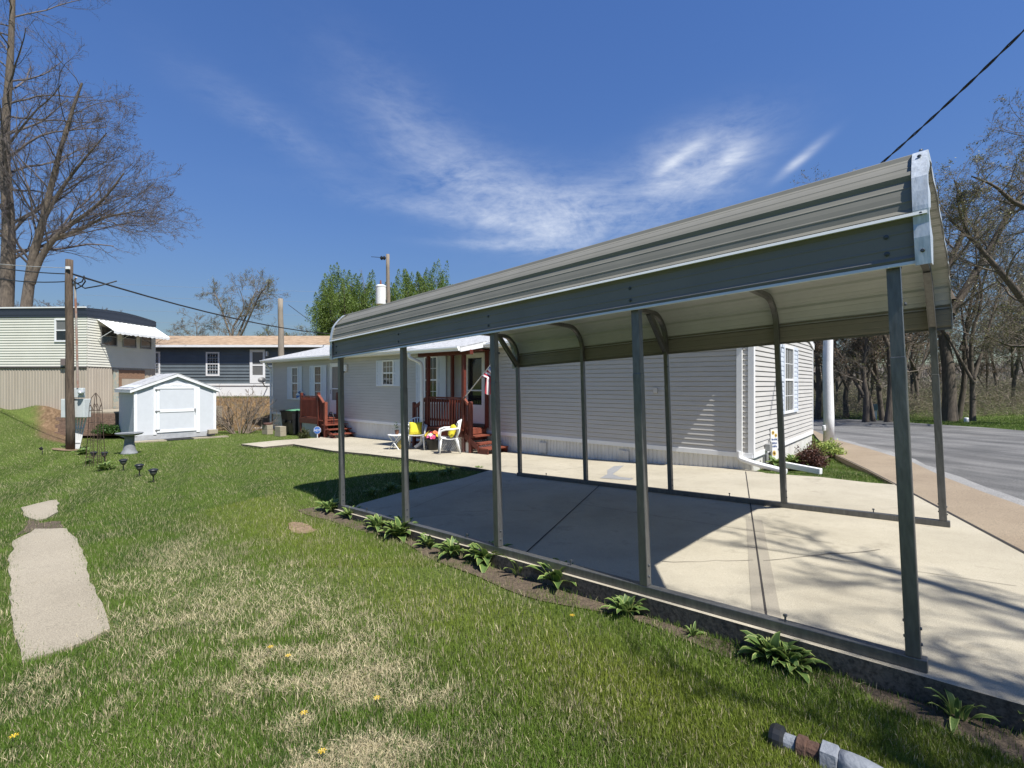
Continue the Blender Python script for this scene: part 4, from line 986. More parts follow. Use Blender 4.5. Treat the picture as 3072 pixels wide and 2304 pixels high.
for k in range(8):
    a=k*math.pi/4; c,s=math.cos(a),math.sin(a); c2,s2=math.cos(a+.7),math.sin(a+.7); zc=1.55
    grid_solid(lambda u,v:((c*(1-v)+c2*v)*.20*u,-.03-.05*v*u,zc+(s*(1-v)+s2*v)*.20*u),3,2,.003).build('vane',mat('blue vane',(.06,.16,.36),.3) if k==0 else (bpy.data.materials['blue vane'] if k%2==0 else M_white),T)
b=MB().box(-.30,.30,-.07,.07,0,.13); o=b.build('planter_box',M_plast,bevel=.01); p=gp(1003,1308); o.location=p; o.rotation_euler=(0,0,HRZ); tag(o,'low white planter box under the stoop steps','planter')
o=MB().lathe([(.02,0),(.08,.03),(.10,.10),(.08,.16),(.03,.19),(0,.19)],14).build('white_ball_ornament',M_plast,smooth=True); o.location=gp(1033,1306); tag(o,'round white ornament at the foot of the stoop steps','ornament')
T=thing('grab_rail','black looped grab rail at the foot of the stoop steps','handrail',gp(975,1311)+Vector((.08,.12,0)),HRZ)
MB().tube([(0,0,0),(0,0,.55)]+[(.21-.21*math.cos(t),0,.62+.33*math.sin(t)) for t in np.linspace(0,math.pi,11)]+[(.42,0,.5),(.42,0,.1)],.016,8).build('tube',M_black,T,smooth=True)

# ---------------- foliage helpers
def leafmat(name,c,c2,rough=.5,scale=3,tr=.25):
    m=mat(name,c,rough,c2=c2,scale=scale,spec=.35,contrast=(.35,.65)); nt=m.node_tree; N=nt.nodes; L=nt.links; P=N['Principled BSDF']
    src=P.inputs['Base Color'].links[0].from_socket; t=N.new('ShaderNodeBsdfTranslucent'); L.new(src,t.inputs[0]); mx=N.new('ShaderNodeMixShader'); mx.inputs[0].default_value=tr
    L.new(P.outputs[0],mx.inputs[1]); L.new(t.outputs[0],mx.inputs[2]); L.new(mx.outputs[0],N['Material Output'].inputs[0]); return m
M_hg=leafmat('hosta leaf green',(.13,.20,.05),(.075,.135,.035),scale=9); M_hc=leafmat('hosta cream margin',(.40,.44,.15),(.24,.32,.08),scale=9)
def hosta_mesh(n,size,seed,wide=1.0,up=.7):
    r=random.Random(seed); b=MB()
    for k in range(n):
        a=k*2.399+r.uniform(-.3,.3); el=up*(1.25-.75*k/n)+r.uniform(-.1,.2); L=size*r.uniform(.7,1.1)*(1-.25*(1-k/n)); W=L*.30*wide*r.uniform(.85,1.2)
        e=Vector((math.cos(a),math.sin(a),0)); s=Vector((-math.sin(a),math.cos(a),0)); S=6; o=len(b.v); st=.03*size/.2
        roll=r.uniform(-.35,.35); droop=r.uniform(.5,1.1); c0=e*st*r.uniform(.2,1.4)
        for i in range(S+1):
            t=i/S; ang=el*1.25-1.55*t*t*droop; 
            if i==0: p=c0.copy()
            else: p=p+(e*math.cos(ang)+Vector((0,0,math.sin(ang))))*L/S
            w=W*(math.sin(math.pi*min(1,(t*.92+.06)))**.75)*(1.12-.35*t) if i<S else .0015
            nrm=Vector((0,0,1))
            for q,cup in ((-1,.22),(-.76,.10),(0,-.10),(.76,.10),(1,.22)):
                b.v.append(tuple(p+s*w*q*.5+nrm*(w*.5*cup+roll*w*q*.3+.012*L*math.sin(i*2.1+q*3)*abs(q))))
        for i in range(S):
            for j in range(4):
                x=o+i*5+j; b.f.append((x,x+1,x+6,x+5)); b.m.append(1 if j in (0,3) else 0)
    return b
HM_=[hosta_mesh(n,s,k,w,u).build('hosta_plant',[M_hg,M_hc],smooth=True,fix=False) for k,(n,s,w,u) in enumerate([(34,.25,1.05,1.0),(24,.20,1.0,1.05),(52,.25,1.2,.95),(14,.17,.7,1.1)])]
HUSED=set()
def hosta(label,loc,kind,sc_=1,rz=0,group='hostas'):
    o=HM_[kind] if kind not in HUSED else HM_[kind].copy()
    if kind in HUSED: COL.objects.link(o)
    HUSED.add(kind); o.location=loc; o.rotation_euler=(0,0,rz); o.scale=(sc_,)*3; return tag(o,label,'plant',group)
for i,(u,v,k,s,lab) in enumerate([
 (990,1535,1,.95,'hosta at the far left end of the carport base rail'),(1052,1555,1,.8,'small pale hosta just inside the first carport post'),
 (1138,1590,1,.95,'slender variegated hosta left of the big bushy one by the second post'),(1198,1612,2,.85,'biggest bushiest hosta at the foot of the second carport post'),
 (1287,1641,1,.72,'small lone hosta between the second and third carport posts'),(1362,1668,0,.72,'spreading pale hosta on the bare soil left of the third post'),
 (1462,1690,2,.82,'wide bushy hosta at the foot of the third carport post'),(1562,1725,3,1.0,'sparse upright hosta right of the third carport post'),
 (1676,1758,0,.85,'clumped hosta midway between the third and fourth posts'),(1880,1845,0,.56,'pale streaky hosta on the worn grass left of the fourth post'),
 (2080,1910,3,.4,'tiny hosta sprout alone near the middle of the last bay'),(2320,1985,2,.62,'large leafy green hosta under the base rail near the last post'),(2380,2008,0,.55,'leafy hosta leaning against the large one near the last post'),
 (2870,2158,3,.75,'few leaved hosta by the driveway edge beyond the last post'),(3085,2185,1,.7,'hosta at the driveway edge cut off by the frame')]):
    p=lp(u,v); p.z=float(lawnz(p.x,p.y))+.005; hosta(lab,p,k,s*1.42,i*1.3)
for i,(u,v,k,s,lab) in enumerate([(1115,1488,1,.95,'shaded hosta nearest the first post behind the rail'),(1172,1472,1,1.0,'second shaded hosta along the slab end behind the rail'),(1236,1448,0,1.1,'biggest shaded hosta along the slab end'),(1328,1430,1,.9,'shaded hosta behind the third post'),(1346,1424,0,.8,'outer leafy hosta of the shaded pair behind the third post'),(1438,1411,1,.7,'shaded hosta in the corner of slab and patio')]):
    p=lp(u,v); p.z=float(lawnz(p.x,p.y))+.005; hosta(lab,p,k,s,i*1.7+.4,'hostas in the carport shade')
for i,(u,v,k,s,lab) in enumerate([(315,1412,0,1.15,'pale hosta at the foot of the wire obelisk'),(250,1365,0,1.2,'pale hosta beside the white fan trellis'),(265,1392,1,.9,'small hosta left of the wire obelisk')]):
    p=lp(u,v); hosta(lab,p,k,s,i,'hostas in the lawn bed')
# bed by the white end wall
def leaf_clump(n,rx,ry,rz_,sz,seed,flat=.5,core=.25):
    r=np.random.RandomState(seed); P=r.normal(0,1,(n,3)); P/=np.linalg.norm(P,axis=1)[:,None]; rad=r.rand(n)**(1/2.2)*(.75+.35*np.sin(P[:,0]*5+seed)*np.cos(P[:,1]*4+P[:,2]*3))
    rad=np.maximum(rad,core); P=P*rad[:,None]*np.array([rx,ry,rz_]); P[:,2]=np.abs(P[:,2]) if flat>.4 else P[:,2]
    A=r.normal(0,1,(n,3)); A/=np.linalg.norm(A,axis=1)[:,None]; B=np.cross(A,r.normal(0,1,(n,3))); B/=np.linalg.norm(B,axis=1)[:,None]; s=sz*r.uniform(.6,1.3,(n,1))
    V=np.stack([P-A*s,P+B*s*.45,P+A*s,P-B*s*.45],1).reshape(-1,3); F=np.arange(n*4).reshape(-1,4); return V,F
def shrub(name,label,cat,loc,n,rx,ry,rz_,sz,m,seed,stems=9,group=None):
    T=thing(name,label,cat,loc,0,group); V,F=leaf_clump(n,rx,ry,rz_,sz,seed); V[:,2]+=.04; raw_mesh('foliage',V,F,m,T)
    b=MB(); r=random.Random(seed)
    for k in range(stems): a=r.uniform(0,6.28); b.tube([(0,0,-.05),(rx*.3*math.cos(a),ry*.3*math.sin(a),rz_*.45),(rx*.75*math.cos(a),ry*.75*math.sin(a),rz_*.8)],[.012,.008,.004],4)
    b.build('stems',M_bark,T); return T
M_bark=mat('gray brown bark',(.17,.135,.10),.9,c2=(.07,.055,.042),scale=5,stretch=(3,3,.6),bump=.8,bscale=18)
M_bark2=mat('dark bark',(.15,.12,.092),.95,c2=(.06,.048,.037),scale=6,stretch=(3,3,.6),bump=.8,bscale=18)
M_twig=mat('bare twigs',(.19,.155,.12),.9,var=.2,scale=1)
M_burg=leafmat('burgundy barberry leaves',(.13,.055,.035),(.05,.022,.02),scale=14); M_lime=leafmat('lime variegated leaves',(.42,.46,.12),(.15,.24,.05),scale=10)
def bedpt(x,y): return Vector((HC.x+x*math.cos(HRZ)-y*math.sin(HRZ),HC.y+x*math.sin(HRZ)+y*math.cos(HRZ),0))
def G(p,dz=.03): return Vector((p.x,p.y,float(lawnz(p.x,p.y))+dz))
shrub('barberry_bush','dark burgundy shrub in the bed by the white end wall','shrub',G(lp(2432,1408)),5200,.40,.34,.50,.022,M_burg,4)
hosta('big pale edged hosta in front of the burgundy shrub',G(lp(2385,1405)),2,1.55,.3,'hostas by the end wall'); hosta('pale hosta against the downspout extension by the end wall',G(lp(2330,1408)),0,1.3,1.3,'hostas by the end wall')
shrub('euonymus_bush','lime edged bushy plant at the house corner before the white pole','shrub',G(lp(2478,1373)),3600,.48,.40,.42,.030,M_lime,9)
shrub('boxwood_bush','small dark green shrub in front of the stoop base','shrub',G(gp(914,1313),0),2600,.26,.22,.40,.028,leafmat('dark shrub leaves',(.10,.11,.035),(.035,.045,.018),scale=9),12)
b=MB().box(-.78,.0,-.045,.045,.02,.13); o=b.build('downspout_extension',M_white,bevel=.012); p=G(lp(2463,1428),.0); o.location=p; o.rotation_euler=(0,R(2),math.atan2((lp(2463,1428)-lp(2330,1412)).y,(lp(2463,1428)-lp(2330,1412)).x)); tag(o,'long white downspout extension lying along the driveway edge','drain extension')
T=thing('garden_banner','narrow white garden banner with sunflowers and blue script by the end wall','garden banner',G(lp(2322,1398)),R(25)); 
MB().tube([(-.13,0,-.05),(-.13,0,.78),(.13,0,.78)],.008,6).build('stand',M_bolt,T); MB().box(-.11,.11,-.004,.004,.10,.74).build('cloth',mat('white banner cloth',(.78,.77,.74),.8,var=.03),T)
def daisy(par,x,y,z,s,m1,m2,name='sunflower'):
    b=MB()
    for k in range(12): a=k*math.pi/6; c,si=math.cos(a),math.sin(a); c1,s1=math.cos(a+.2),math.sin(a+.2); c0,s0=math.cos(a-.2),math.sin(a-.2); b.add([(x,y,z),(x+c0*s*.6,y-.003,z+s0*s*.6),(x+c*s,y-.004,z+si*s),(x+c1*s*.6,y-.003,z+s1*s*.6)],[(0,1,2,3)],0)
    b.lathe([(s*.36,0),(s*.3,.006),(0,.008)],12,(x,y-.002,z),axis=(0,-1,0),m=1); b.build(name,[m1,m2],par)
M_sun=mat('sunflower yellow',(.78,.50,.03),.6); M_sb=mat('sunflower brown',(.14,.06,.02),.8)
for x,z,s in ((-.04,.68,.055),(.05,.62,.05),(.0,.24,.07)): daisy(T,x,-.006,z,s,M_sun,M_sb)
b=MB(); r=random.Random(8)
for zz in (.52,.44,.37):
    x=-.085
    while x<.08: w=r.uniform(.012,.02); b.tube([(x,-.0065,zz),(x+w*.4,-.0065,zz+.045*r.uniform(.5,1)),(x+w,-.0065,zz+.005),(x+w*1.2,-.0065,zz-.01)],.0025,4); x+=w*1.25
b.build('script_lettering',M_bl,T)
for i,(u,v) in enumerate([(908,2172),(1128,2128),(40,2246),(970,2292),(1718,1869),(812,1966),(862,1994)]):
    p=lp(u,v); T=thing('dandelion',['yellow dandelion low in the straw patch left of the lawn centre','yellow dandelion below the middle of the straw patch','yellow dandelion near the lawn corner by the path','yellow dandelion closest to the camera','lone yellow dandelion near the worn edge of the bed','small dandelion above the straw patch','small dandelion beside the upper straw patch'][i],'flower',p,i,'dandelions')
    MB().tube([(0,0,0),(.006,0,.05)],.0015,4).build('stem',M_leafd,T); b=MB()
    for q in range(14): a=q*.449*2; b.add([(.006,0,.05),(.006+.014*math.cos(a-.2),.014*math.sin(a-.2),.058),(.006+.021*math.cos(a),.021*math.sin(a),.055),(.006+.014*math.cos(a+.2),.014*math.sin(a+.2),.058)],[(0,1,2,3)])
    b.build('blossom',M_sun,T)
# old pipe lying in the grass, close to the camera
pa=lp(2310,2228); pb=lp(2560,2335); ax_=(pb-pa).normalized(); pa.z+=.03; T=thing('old_pipe','weathered gray pipe fitting with rusty collars and a black cap in the grass','pipe',pa)
M_pg=mat('chalky gray painted pipe',(.21,.225,.245),.65,c2=(.11,.10,.095),scale=9,bump=.4,contrast=(.3,.55)); M_rust=mat('rust',(.105,.055,.035),.9,c2=(.05,.028,.02),scale=20,bump=.7)
A=tuple(ax_+Vector((0,0,.03)))
MB().lathe([(.012,0),(.030,.004),(.034,.014),(.033,.03),(.024,.036)],16,(0,0,0),m=0,axis=A).build('cap',M_black,T,smooth=False)
MB().lathe([(.019,.034),(.021,.036),(.021,.060),(.019,.062)],16,axis=A).build('nipple',M_pg,T); MB().lathe([(.023,.0625),(.029,.066),(.029,.084),(.023,.087)],16,axis=A).build('collar',M_rust,T); MB().lathe([(.024,.0875),(.025,.112),(.023,.114)],16,axis=A).build('collar',M_rust,T)
MB().lathe([(.028,.1145),(.036,.118),(.036,.150),(.029,.154)],6,axis=A).build('hex_nut',M_pg,T); MB().lathe([(.030,.1545),(.031,.175),(.030,.20),(.024,.235),(.016,.27),(.014,.33),(.014,.6)],20,axis=A).build('pipe',M_pg,T,smooth=True)
T.scale=(1.75,)*3
# ---------------- left yard
T=thing('bird_bath','gray stone bird bath on a flared pedestal in the lawn','bird bath',lp(388,1363)); T.scale=(1.08,)*3; M_stone=mat('gray cast stone',(.25,.26,.27),.75,c2=(.16,.165,.17),scale=9,bump=.3)
MB().lathe([(.185,0),(.185,.03),(.165,.06),(.16,.07),(.135,.12),(.115,.25),(.10,.42),(.12,.45),(.11,.47)],28).build('pedestal',M_stone,T,smooth=True); MB().lathe([(.08,.4705),(.14,.48),(.27,.515),(.30,.545),(.305,.56),(.285,.56),(.25,.535),(.12,.515),(0,.51)],32).build('bowl',M_stone,T,smooth=True)
MB().lathe([(.262,.5445),(.0,.5455)],32).build('water',mat('bowl water',(.05,.06,.065),.03,spec=.9),T)
def wires(par,paths,r,m,name='wire'):
    b=MB(); [b.tube(p,r,5) for p in paths]; return b.build(name,m,par)
p=lp(287,1398); T=thing('garden_obelisk','tall rusty wire obelisk trellis with an arched top','trellis',p); M_wire=mat('rusty brown wire',(.075,.045,.03),.7,var=.3,scale=20); H_=1.72; w=.19
for k in range(4):
    a=k*math.pi/2+.5; c,s=math.cos(a),math.sin(a); wires(T,[[(c*w,s*w,-.05),(c*w*.72,s*w*.72,H_*.5),(c*w*.62,s*w*.62,H_*.80),(c*w*.42,s*w*.42,H_*.93),(0,0,H_)]],.007,M_wire,'upright')
    c2,s2=math.cos(a+math.pi/4),math.sin(a+math.pi/4); wires(T,[[(c2*w*.7,s2*w*.7,0),(c2*w*.5,s2*w*.5,H_*.62),(c2*w*.44,s2*w*.44,H_*.76),(c*w*.58,s*w*.58,H_*.86)],[(c2*w*.44,s2*w*.44,H_*.76),(-s*w*.58,c*w*.58,H_*.86)]],.005,M_wire,'inner_wire')
for z,f in ((.22,.86),(.62,.80),(1.02,.70),(1.3,.63)): wires(T,[[(w*f*math.cos(t),w*f*math.sin(t),z) for t in np.linspace(0,2*math.pi,17)]],.005,M_wire,'hoop')
p=lp(236,1349); p=Vector((p.x,p.y-.05,p.z)); T=thing('fan_trellis','white wooden fan trellis standing beside the utility pole','trellis',p,R(8)); M_paint=mat('white painted slats',(.78,.78,.76),.6,var=.06)
for k in range(5): f=(k-2)/2; MB().beam((f*.045-.02,0,-.05),(f*.20+.06,.02,1.22-.09*abs(f)),.045,.014,up=(0,1,0)).build('slat',M_paint,T)
for z,wd in ((.20,.08),(.62,.15),(.98,.21)): MB().box(-wd+.0+.05*z,wd+.05*z,-.018,-.008,z,z+.05).build('crosspiece',M_paint,T)
M_lamp=mat('smoky plastic lamp',(.10,.10,.09),.3)
def solar(label,u,v):
    T=thing('solar_light',label,'garden light',lp(u,v),random.random()*3,'solar path lights'); T.scale=(1.35,)*3; s=.92
    MB().tube([(0,0,-.05),(0,0,.10*s)],.008,6).build('stake',M_black,T); MB().lathe([(.010,.10*s),(.030,.118*s),(.043,.15*s),(.046,.178*s)],12).build('lamp_glass',M_lamp,T,smooth=True); MB().lathe([(.058,.179*s),(.060,.186*s),(.050,.198*s),(.030,.206*s),(0,.208*s)],12).build('cap',M_black,T)
for a in [('solar path light farthest from the camera, right of the obelisk',313,1387),('solar path light second in the row from the obelisk',370,1414),('solar path light third in the row from the obelisk',418,1432),('solar path light nearest the camera, at the end of the row',460,1449),('solar path light half hidden inside the obelisk',281,1386)]: solar(*a)
p=lp(127,1365); T=thing('spot_light','small black spotlight on a stake in the lawn left of the pole','garden light',p); MB().tube([(0,0,-.05),(0,0,.12)],.009,6).build('stake',M_black,T); MB().lathe([(.02,0),(.035,.02),(.045,.08),(.04,.085),(0,.075)],12,(0,0,.13),axis=(-.4,-.3,.75)).build('head',M_black,T)
# utility pole with its meter and panel
UP=lp(211,1352); pole_m=mat('weathered pole timber',(.15,.108,.075),.95,c2=(.05,.036,.026),scale=7,stretch=(4,4,.35),bump=.9,bscale=20)
def upole(name,label,base,top,r0,r1,m,group=None):
    T=thing(name,label,'utility pole',base,0,group); d=Vector(top)-Vector(base); n=8
    MB().tube([d*(i/n)+Vector((.012*math.sin(i*1.7),.0,0)) for i in range(n+1)],[r0+(r1-r0)*i/n for i in range(n+1)],14).build('pole',m,T,smooth=True); return T
YU=UP.y; utop=at(207,780,YU); T=upole('utility_pole','old brown utility pole carrying the electric meter and gray panel box',UP,utop,.112,.092,pole_m)
L_=lambda u,v,dy=0:at(u,v,YU+dy)-UP
M_box=mat('pale gray enamel box',(.58,.61,.60),.45,c2=(.50,.53,.52),scale=3); 
def ubox(u0,v0,u1,v1,y0,y1,name,m=M_box): a=L_(u0,v1,y0);b=L_(u1,v0,y0); return MB().box(a.x,b.x,y0,y1,a.z,b.z).build(name,m,T,bevel=.012)
pb_=ubox(182,1198,253,1254,.12,.36,'panel_box'); ubox(214,1197.5,252.5,1253.5,.10,.125,'panel_door'); ubox(217,1165,247,1194,.05,.16,'meter_box')
c=L_(239,1178); MB().lathe([(.075,0),(.08,.03),(.07,.09),(.045,.13),(0,.14)],18,(c.x+.02,.05,c.z),axis=(.35,-1,0)).build('meter_glass',mat('meter glass',(.45,.47,.47),.08,spec=.8),T,smooth=True)
MB().tube([L_(229,1164)+Vector((0,.05,0)),L_(226,960)+Vector((0,.03,0)),L_(224,840)+Vector((0,0,0)),L_(228,834)+Vector((.04,-.03,0))],.028,8).build('conduit',mat('gray rusting conduit',(.34,.31,.28),.6,c2=(.28,.13,.08),scale=.9,contrast=(.45,.55)),T)
for u in (199,205): MB().tube([L_(u,1254)+Vector((0,.2,0)),L_(u,1355)+Vector((0,.2,-.1))],.018,6).build('conduit',M_bolt,T)
c=L_(214,808); MB().box(c.x-.05,c.x+.06,-.14,-.10,c.z-.03,c.z+.05).build('insulator_bracket',M_white,T)
o=sheet('soil_mound',[(UP.x+.42*math.cos(t)*(1+.15*math.sin(3*t)),UP.y-.12+.3*math.sin(t)) for t in np.linspace(0,2*math.pi,15)[:-1]],lawnz,M_dirt,dz=.03,step=.1); tag(o,kind='structure')
def sag(a,b,s,n=18): return [Vector(a).lerp(Vector(b),i/n)-Vector((0,0,s*4*(i/n)*(1-i/n))) for i in range(n+1)]
def cable(label,a,b,s,r,m=None,twist=False,group=None,extra=()):
    B=MB(); P=sag(a,b,s,40 if twist else 18)
    if twist:
        for k in range(2): B.tube([q+Vector((math.cos(i*1.1+k*3.14)*r*.8,math.sin(i*1.1+k*3.14)*r*.5,math.sin(i*1.1+k*3.14)*r*.8)) for i,q in enumerate(P)],r*.8,5)
    else: B.tube(P,r,5)
    for e in extra: B.tube(e,r*.7,5)
    return tag(B.build('overhead_wire',m or M_rubber),label,'wire',group)
TPY=38.0
loops=[[at(215,838,YU),at(232,852,YU-.1),at(246,846,YU-.1),at(252,832,YU-.1),at(262,838,YU),at(270,840,YU)],[at(214,845,YU),at(228,868,YU),at(247,858,YU),at(256,846,YU),at(252,828,YU)],[at(222,846,YU),at(255,866,YU),at(300,858,YU),at(350,844,YU+.4)]]
cable('thick black service cable from the meter pole towards the transformer pole',at(214,822,YU),at(1160,1000,TPY),.75,.028,extra=loops)
cable('light gray wire along the top of the meter pole',at(-330,735,YU+5),at(213,805,YU),.2,.010,mat('gray wire',(.4,.4,.4),.5)); cable('black cable from the left reaching the meter pole',at(-330,706,YU+5),at(210,823,YU),.35,.017); cable('lower black cable from the left drooping to the meter pole',at(-330,706,YU+5),at(211,845,YU),.6,.017)
M_thin=mat('thin far wire',(.25,.27,.30),.5)
for k,(a,b_) in enumerate([(846,878),(884,905),(925,945),(958,978),(990,1010)]): cable('thin distant power line crossing the sky behind the blue home',at(200,a,75),at(1400,b_+8,90),.3,.016,M_thin,group='distant power lines')
cable('twisted black service wire crossing the sky above the carport',at(3240,-75,7.2),at(2490,620,11.5),.12,.016,twist=True)
# transformer pole behind the green trees, plain pole behind the blue home, white pole by the street
T=upole('utility_pole','tall wooden pole carrying a white transformer drum among green trees',at(1168,1100,TPY),at(1163,764,TPY),.17,.13,mat('gray pole',(.27,.22,.165),.9,c2=(.16,.13,.10),scale=6,stretch=(4,4,.4)))
c=at(1143,887,TPY)-at(1168,1100,TPY); MB().lathe([(.36,-.72),(.40,-.70),(.40,.62),(.42,.64),(.42,.70),(.30,.80),(0,.84)],20,tuple(c)).build('transformer',mat('white transformer tank',(.72,.72,.70),.5,c2=(.45,.43,.40),scale=2,stretch=(6,6,.5),contrast=(.25,.4)),T,smooth=False)
MB().tube([c+Vector((0,-.1,.8)),c+Vector((0,-.1,1.15))],[.09,.05],8).build('bushing',mat('brown bushing',(.2,.08,.05),.4),T); MB().box(c.x+.3,c.x+.6,-.1,.1,c.z-.5,c.z-.35).build('bracket',M_bolt,T)
c=at(1148,775,TPY)-at(1168,1100,TPY); MB().lathe([(.05,-.5),(.16,-.42),(.16,-.34),(.06,-.28),(.16,-.22),(.16,-.14),(.05,-.06)],12,tuple(c+Vector((.3,0,0))),axis=(1,0,0)).build('insulator',M_black,T)
MB().tube([c+Vector((.4,0,0)),c+Vector((-.9,0,.1))],.02,5).build('guy_wire',M_rubber,T)
upole('utility_pole','bare gray wooden pole rising in front of the blue home roof',at(845,1140,27),at(841,897,27),.17,.13,mat('gray bare pole',(.30,.255,.20),.9,c2=(.19,.16,.125),scale=6,stretch=(4,4,.4)))
cable('slanting wire from the bare gray pole down to the service cable',at(865,915,27),at(945,975,26),.0,.015)
p=hit(2486,1326,stripz); T=upole('utility_pole','peeling white painted pole by the street at the house end',p,Vector((p.x-.05,p.y,5.8)),.145,.118,mat('peeling white paint',(.80,.79,.77),.7,c2=(.36,.32,.28),scale=4,stretch=(2,2,.7),contrast=(.28,.42),bump=.4))
MB().lathe([(.02,-.09),(.045,-.07),(.05,0),(.045,.07),(.02,.09)],10,(-.16,-.03,.42)).build('bracket',M_white,T)
# ---------------- white shed
SA=R(49); SO=Vector((-13.52,17.4,-.42)); T=thing('garden_shed','white painted garden shed with a double height door on the lawn','shed',SO,SA); ca,sa=math.cos(SA),math.sin(SA)
def sw(u,v):
    k=(u-1536)/FPX; w=(k*SO.y-SO.x)/(ca-k*sa); Y=SO.y+w*sa; return w,EYE-(v-HZ)/FPX*Y-SO.z
def su(x): return sw(x*.4219,1200)[0]
def sz(x,y): return sw(x*.4219,700+y*.4219)[1]
SW=su(1533); DP=2.4; EH=1.80; PKH=2.30
M_shed=mat('pale blue white shed panel',(.55,.57,.60),.65,var=.03,scale=5,bump=.15,bscale=140); M_st=mat('white shed trim',(.74,.75,.76),.55,var=.03)
b=MB().prism([(0,.06),(SW,.06),(SW,EH),(SW/2,PKH-.06),(0,EH)],.0,DP,plane='xz'); b.build('wall',M_shed,T)
ov=.13
for s in (0,1):
    X=lambda x: SW-x if s else x
    e=EH-.03-ov*.37
    MB().add([(X(-ov),-.10,e),(X(SW/2),-.10,PKH+.03),(X(SW/2),DP+.1,PKH+.03),(X(-ov),DP+.1,e),(X(-ov),-.10,e-.03),(X(SW/2),-.10,PKH),(X(SW/2),DP+.1,PKH),(X(-ov),DP+.1,e-.03)],[(0,1,2,3),(7,6,5,4),(0,4,5,1),(1,5,6,2),(2,6,7,3),(3,7,4,0)]).build('roof',M_shingle,T)
    MB().add([(X(-ov),-.095,e-.031),(X(SW/2),-.095,PKH-.001),(X(SW/2),-.095,PKH-.10),(X(-ov),-.095,e-.12),(X(-ov),-.06,e-.031),(X(SW/2),-.06,PKH-.001),(X(SW/2),-.06,PKH-.10),(X(-ov),-.06,e-.12)],[(0,1,2,3),(7,6,5,4),(0,4,5,1),(1,5,6,2),(2,6,7,3),(3,7,4,0)]).build('rake_board',M_st,T)
    MB().box(*sorted((X(-ov),X(-ov+.03))),-.06,DP+.05,e-.12,e-.031).build('fascia',M_st,T)
for a,c in ((0,.085),(SW-.085,SW)): MB().box(a-.012 if a==0 else a,c if a==0 else c+.012,-.022,-.001,.05,EH-.06).build('corner_trim',M_st,T)
MB().box(-.012,-.001,-.022,.07,.05,EH-.06).build('corner_trim',M_st,T)
d0,d1=su(1113),su(1395); j0,j1=su(1090),su(1420); zt=EH+.03; zb=.12
for a,c,z,t in ((j0,d0-.004,.06,zt+.10),(d1+.004,j1,.06,zt+.10),(d0-.004,d1+.004,zt,zt+.10)): MB().box(a,c,-.026,-.001,z,t).build('door_frame',M_st,T)
D_=MB().box(d0,d1,-.016,-.001,zb,zt-.008).build('door',M_shed,T); f=.085; zm=sz(1250,1263)
b=MB()
for a,c,z,t in ((d0,d0+f,zb,zt-.008),(d1-f,d1,zb,zt-.008),(d0+f,d1-f,zb,zb+.1),(d0+f,d1-f,zt-.09,zt-.008),(d0+f,d1-f,zm-.05,zm+.05)): b.box(a,c,-.034,-.0165,z,t)
b.build('door_trim',M_st,D_,bevel=.004)
for z in (.22,zm,zt-.12): MB().box(d0-.05,d0+.10,-.044,-.035,z-.022,z+.022).lathe([(.02,0),(.02,.05)],8,(d0-.005,-.046,z-.025)).build('hinge',mat('gray hinge',(.30,.30,.30),.4,.5),D_)
MB().box(d1-.07,d1-.03,-.05,-.035,zm-.05,zm+.06).tube([(d1-.05,-.05,zm),(d1-.05,-.085,zm),(d1-.05,-.085,zm-.10)],.009,6).build('handle',M_bolt,D_)
for a,c,nm in ((SW/2-.20,SW/2+.16,'vent'),): MB().box(a,c,-.032,-.027,zt+.035,zt+.065).build(nm,M_st,T)
# gable trims above the door
for s in (0,1):
    X=lambda x: SW-x if s else x
    MB().add([(X(j0-.0),-.018,EH+.02),(X(j0+.08),-.018,EH+.02),(X(j0+.08),-.018,EH+.19),(X(j0),-.018,EH+.14)],[(0,1,2,3)]).build('gable_trim',M_st,T)
MB().box(.02,SW-.02,.0,DP,-.12,.058).build('base_frame',mat('gray skid timber',(.38,.39,.40),.8),T)
def pav(label,x0,x1,y0,y1,m,h=.05):
    c=[Vector((SO.x+x*ca-y*sa,SO.y+x*sa+y*ca)) for x,y in ((x0,y0),(x1,y0),(x1,y1),(x0,y1))]; o=sheet('paving_slab',[xy(p) for p in c],lambda x,y:lawnz(x,y)+h,m,step=.5,thick=.1); return tag(o,label,'paving slab','slabs along the shed front')
pav('pale paving slab under the left part of the shed front',-.25,.85,-.55,-.05,M_walk); pav('pale paving slab under the right part of the shed front',1.75,2.95,-.42,-.05,M_walk)
tag(pav('',.88,1.72,-.45,-.06,M_rubber,.045),'black rubber mat in front of the shed door','door mat')
o=MB().box(-.16,.16,-.1,.1,0,.16).build('concrete_block',M_walk,bevel=.01); o.location=(SO.x+2.45*ca+.18*sa,SO.y+2.45*sa-.18*ca,-.45); o.rotation_euler=(0,0,SA); tag(o,'tan concrete block at the right front corner of the shed','concrete block')
# ---------------- old cream trailer on the hill
TR=thing('old_trailer','old cream trailer home with a dark band under the roof and white awning','trailer home',(-18.0,20.6,0),R(-3))
M_cream=mat('cream ribbed siding',(.66,.645,.555),.55,c2=(.58,.565,.48),scale=.8,bump=.05); M_band=mat('dark navy band',(.035,.042,.058),.4,var=.1,stretch=(1,1,8)); M_beige=mat('beige ribbed skirting',(.42,.365,.29),.8,c2=(.35,.30,.235),scale=1.5,stretch=(4,4,.3)); LT=22.0; WT=3.7
laps(-LT,0,2.25,4.36,.112,.018,'x',-1).build('wall',M_cream,TR); laps(0,WT,2.25,4.36,.112,.018,'y',1).build('wall',M_cream,TR)
MB().box(-LT+.004,-.003,.003,WT,2.26,4.36).build('wall',M_cream,TR)
arcz=lambda y:4.70+.12*math.sin(math.pi*min(1,max(0,y/WT)))-.10*(y/WT)
b=MB(); 
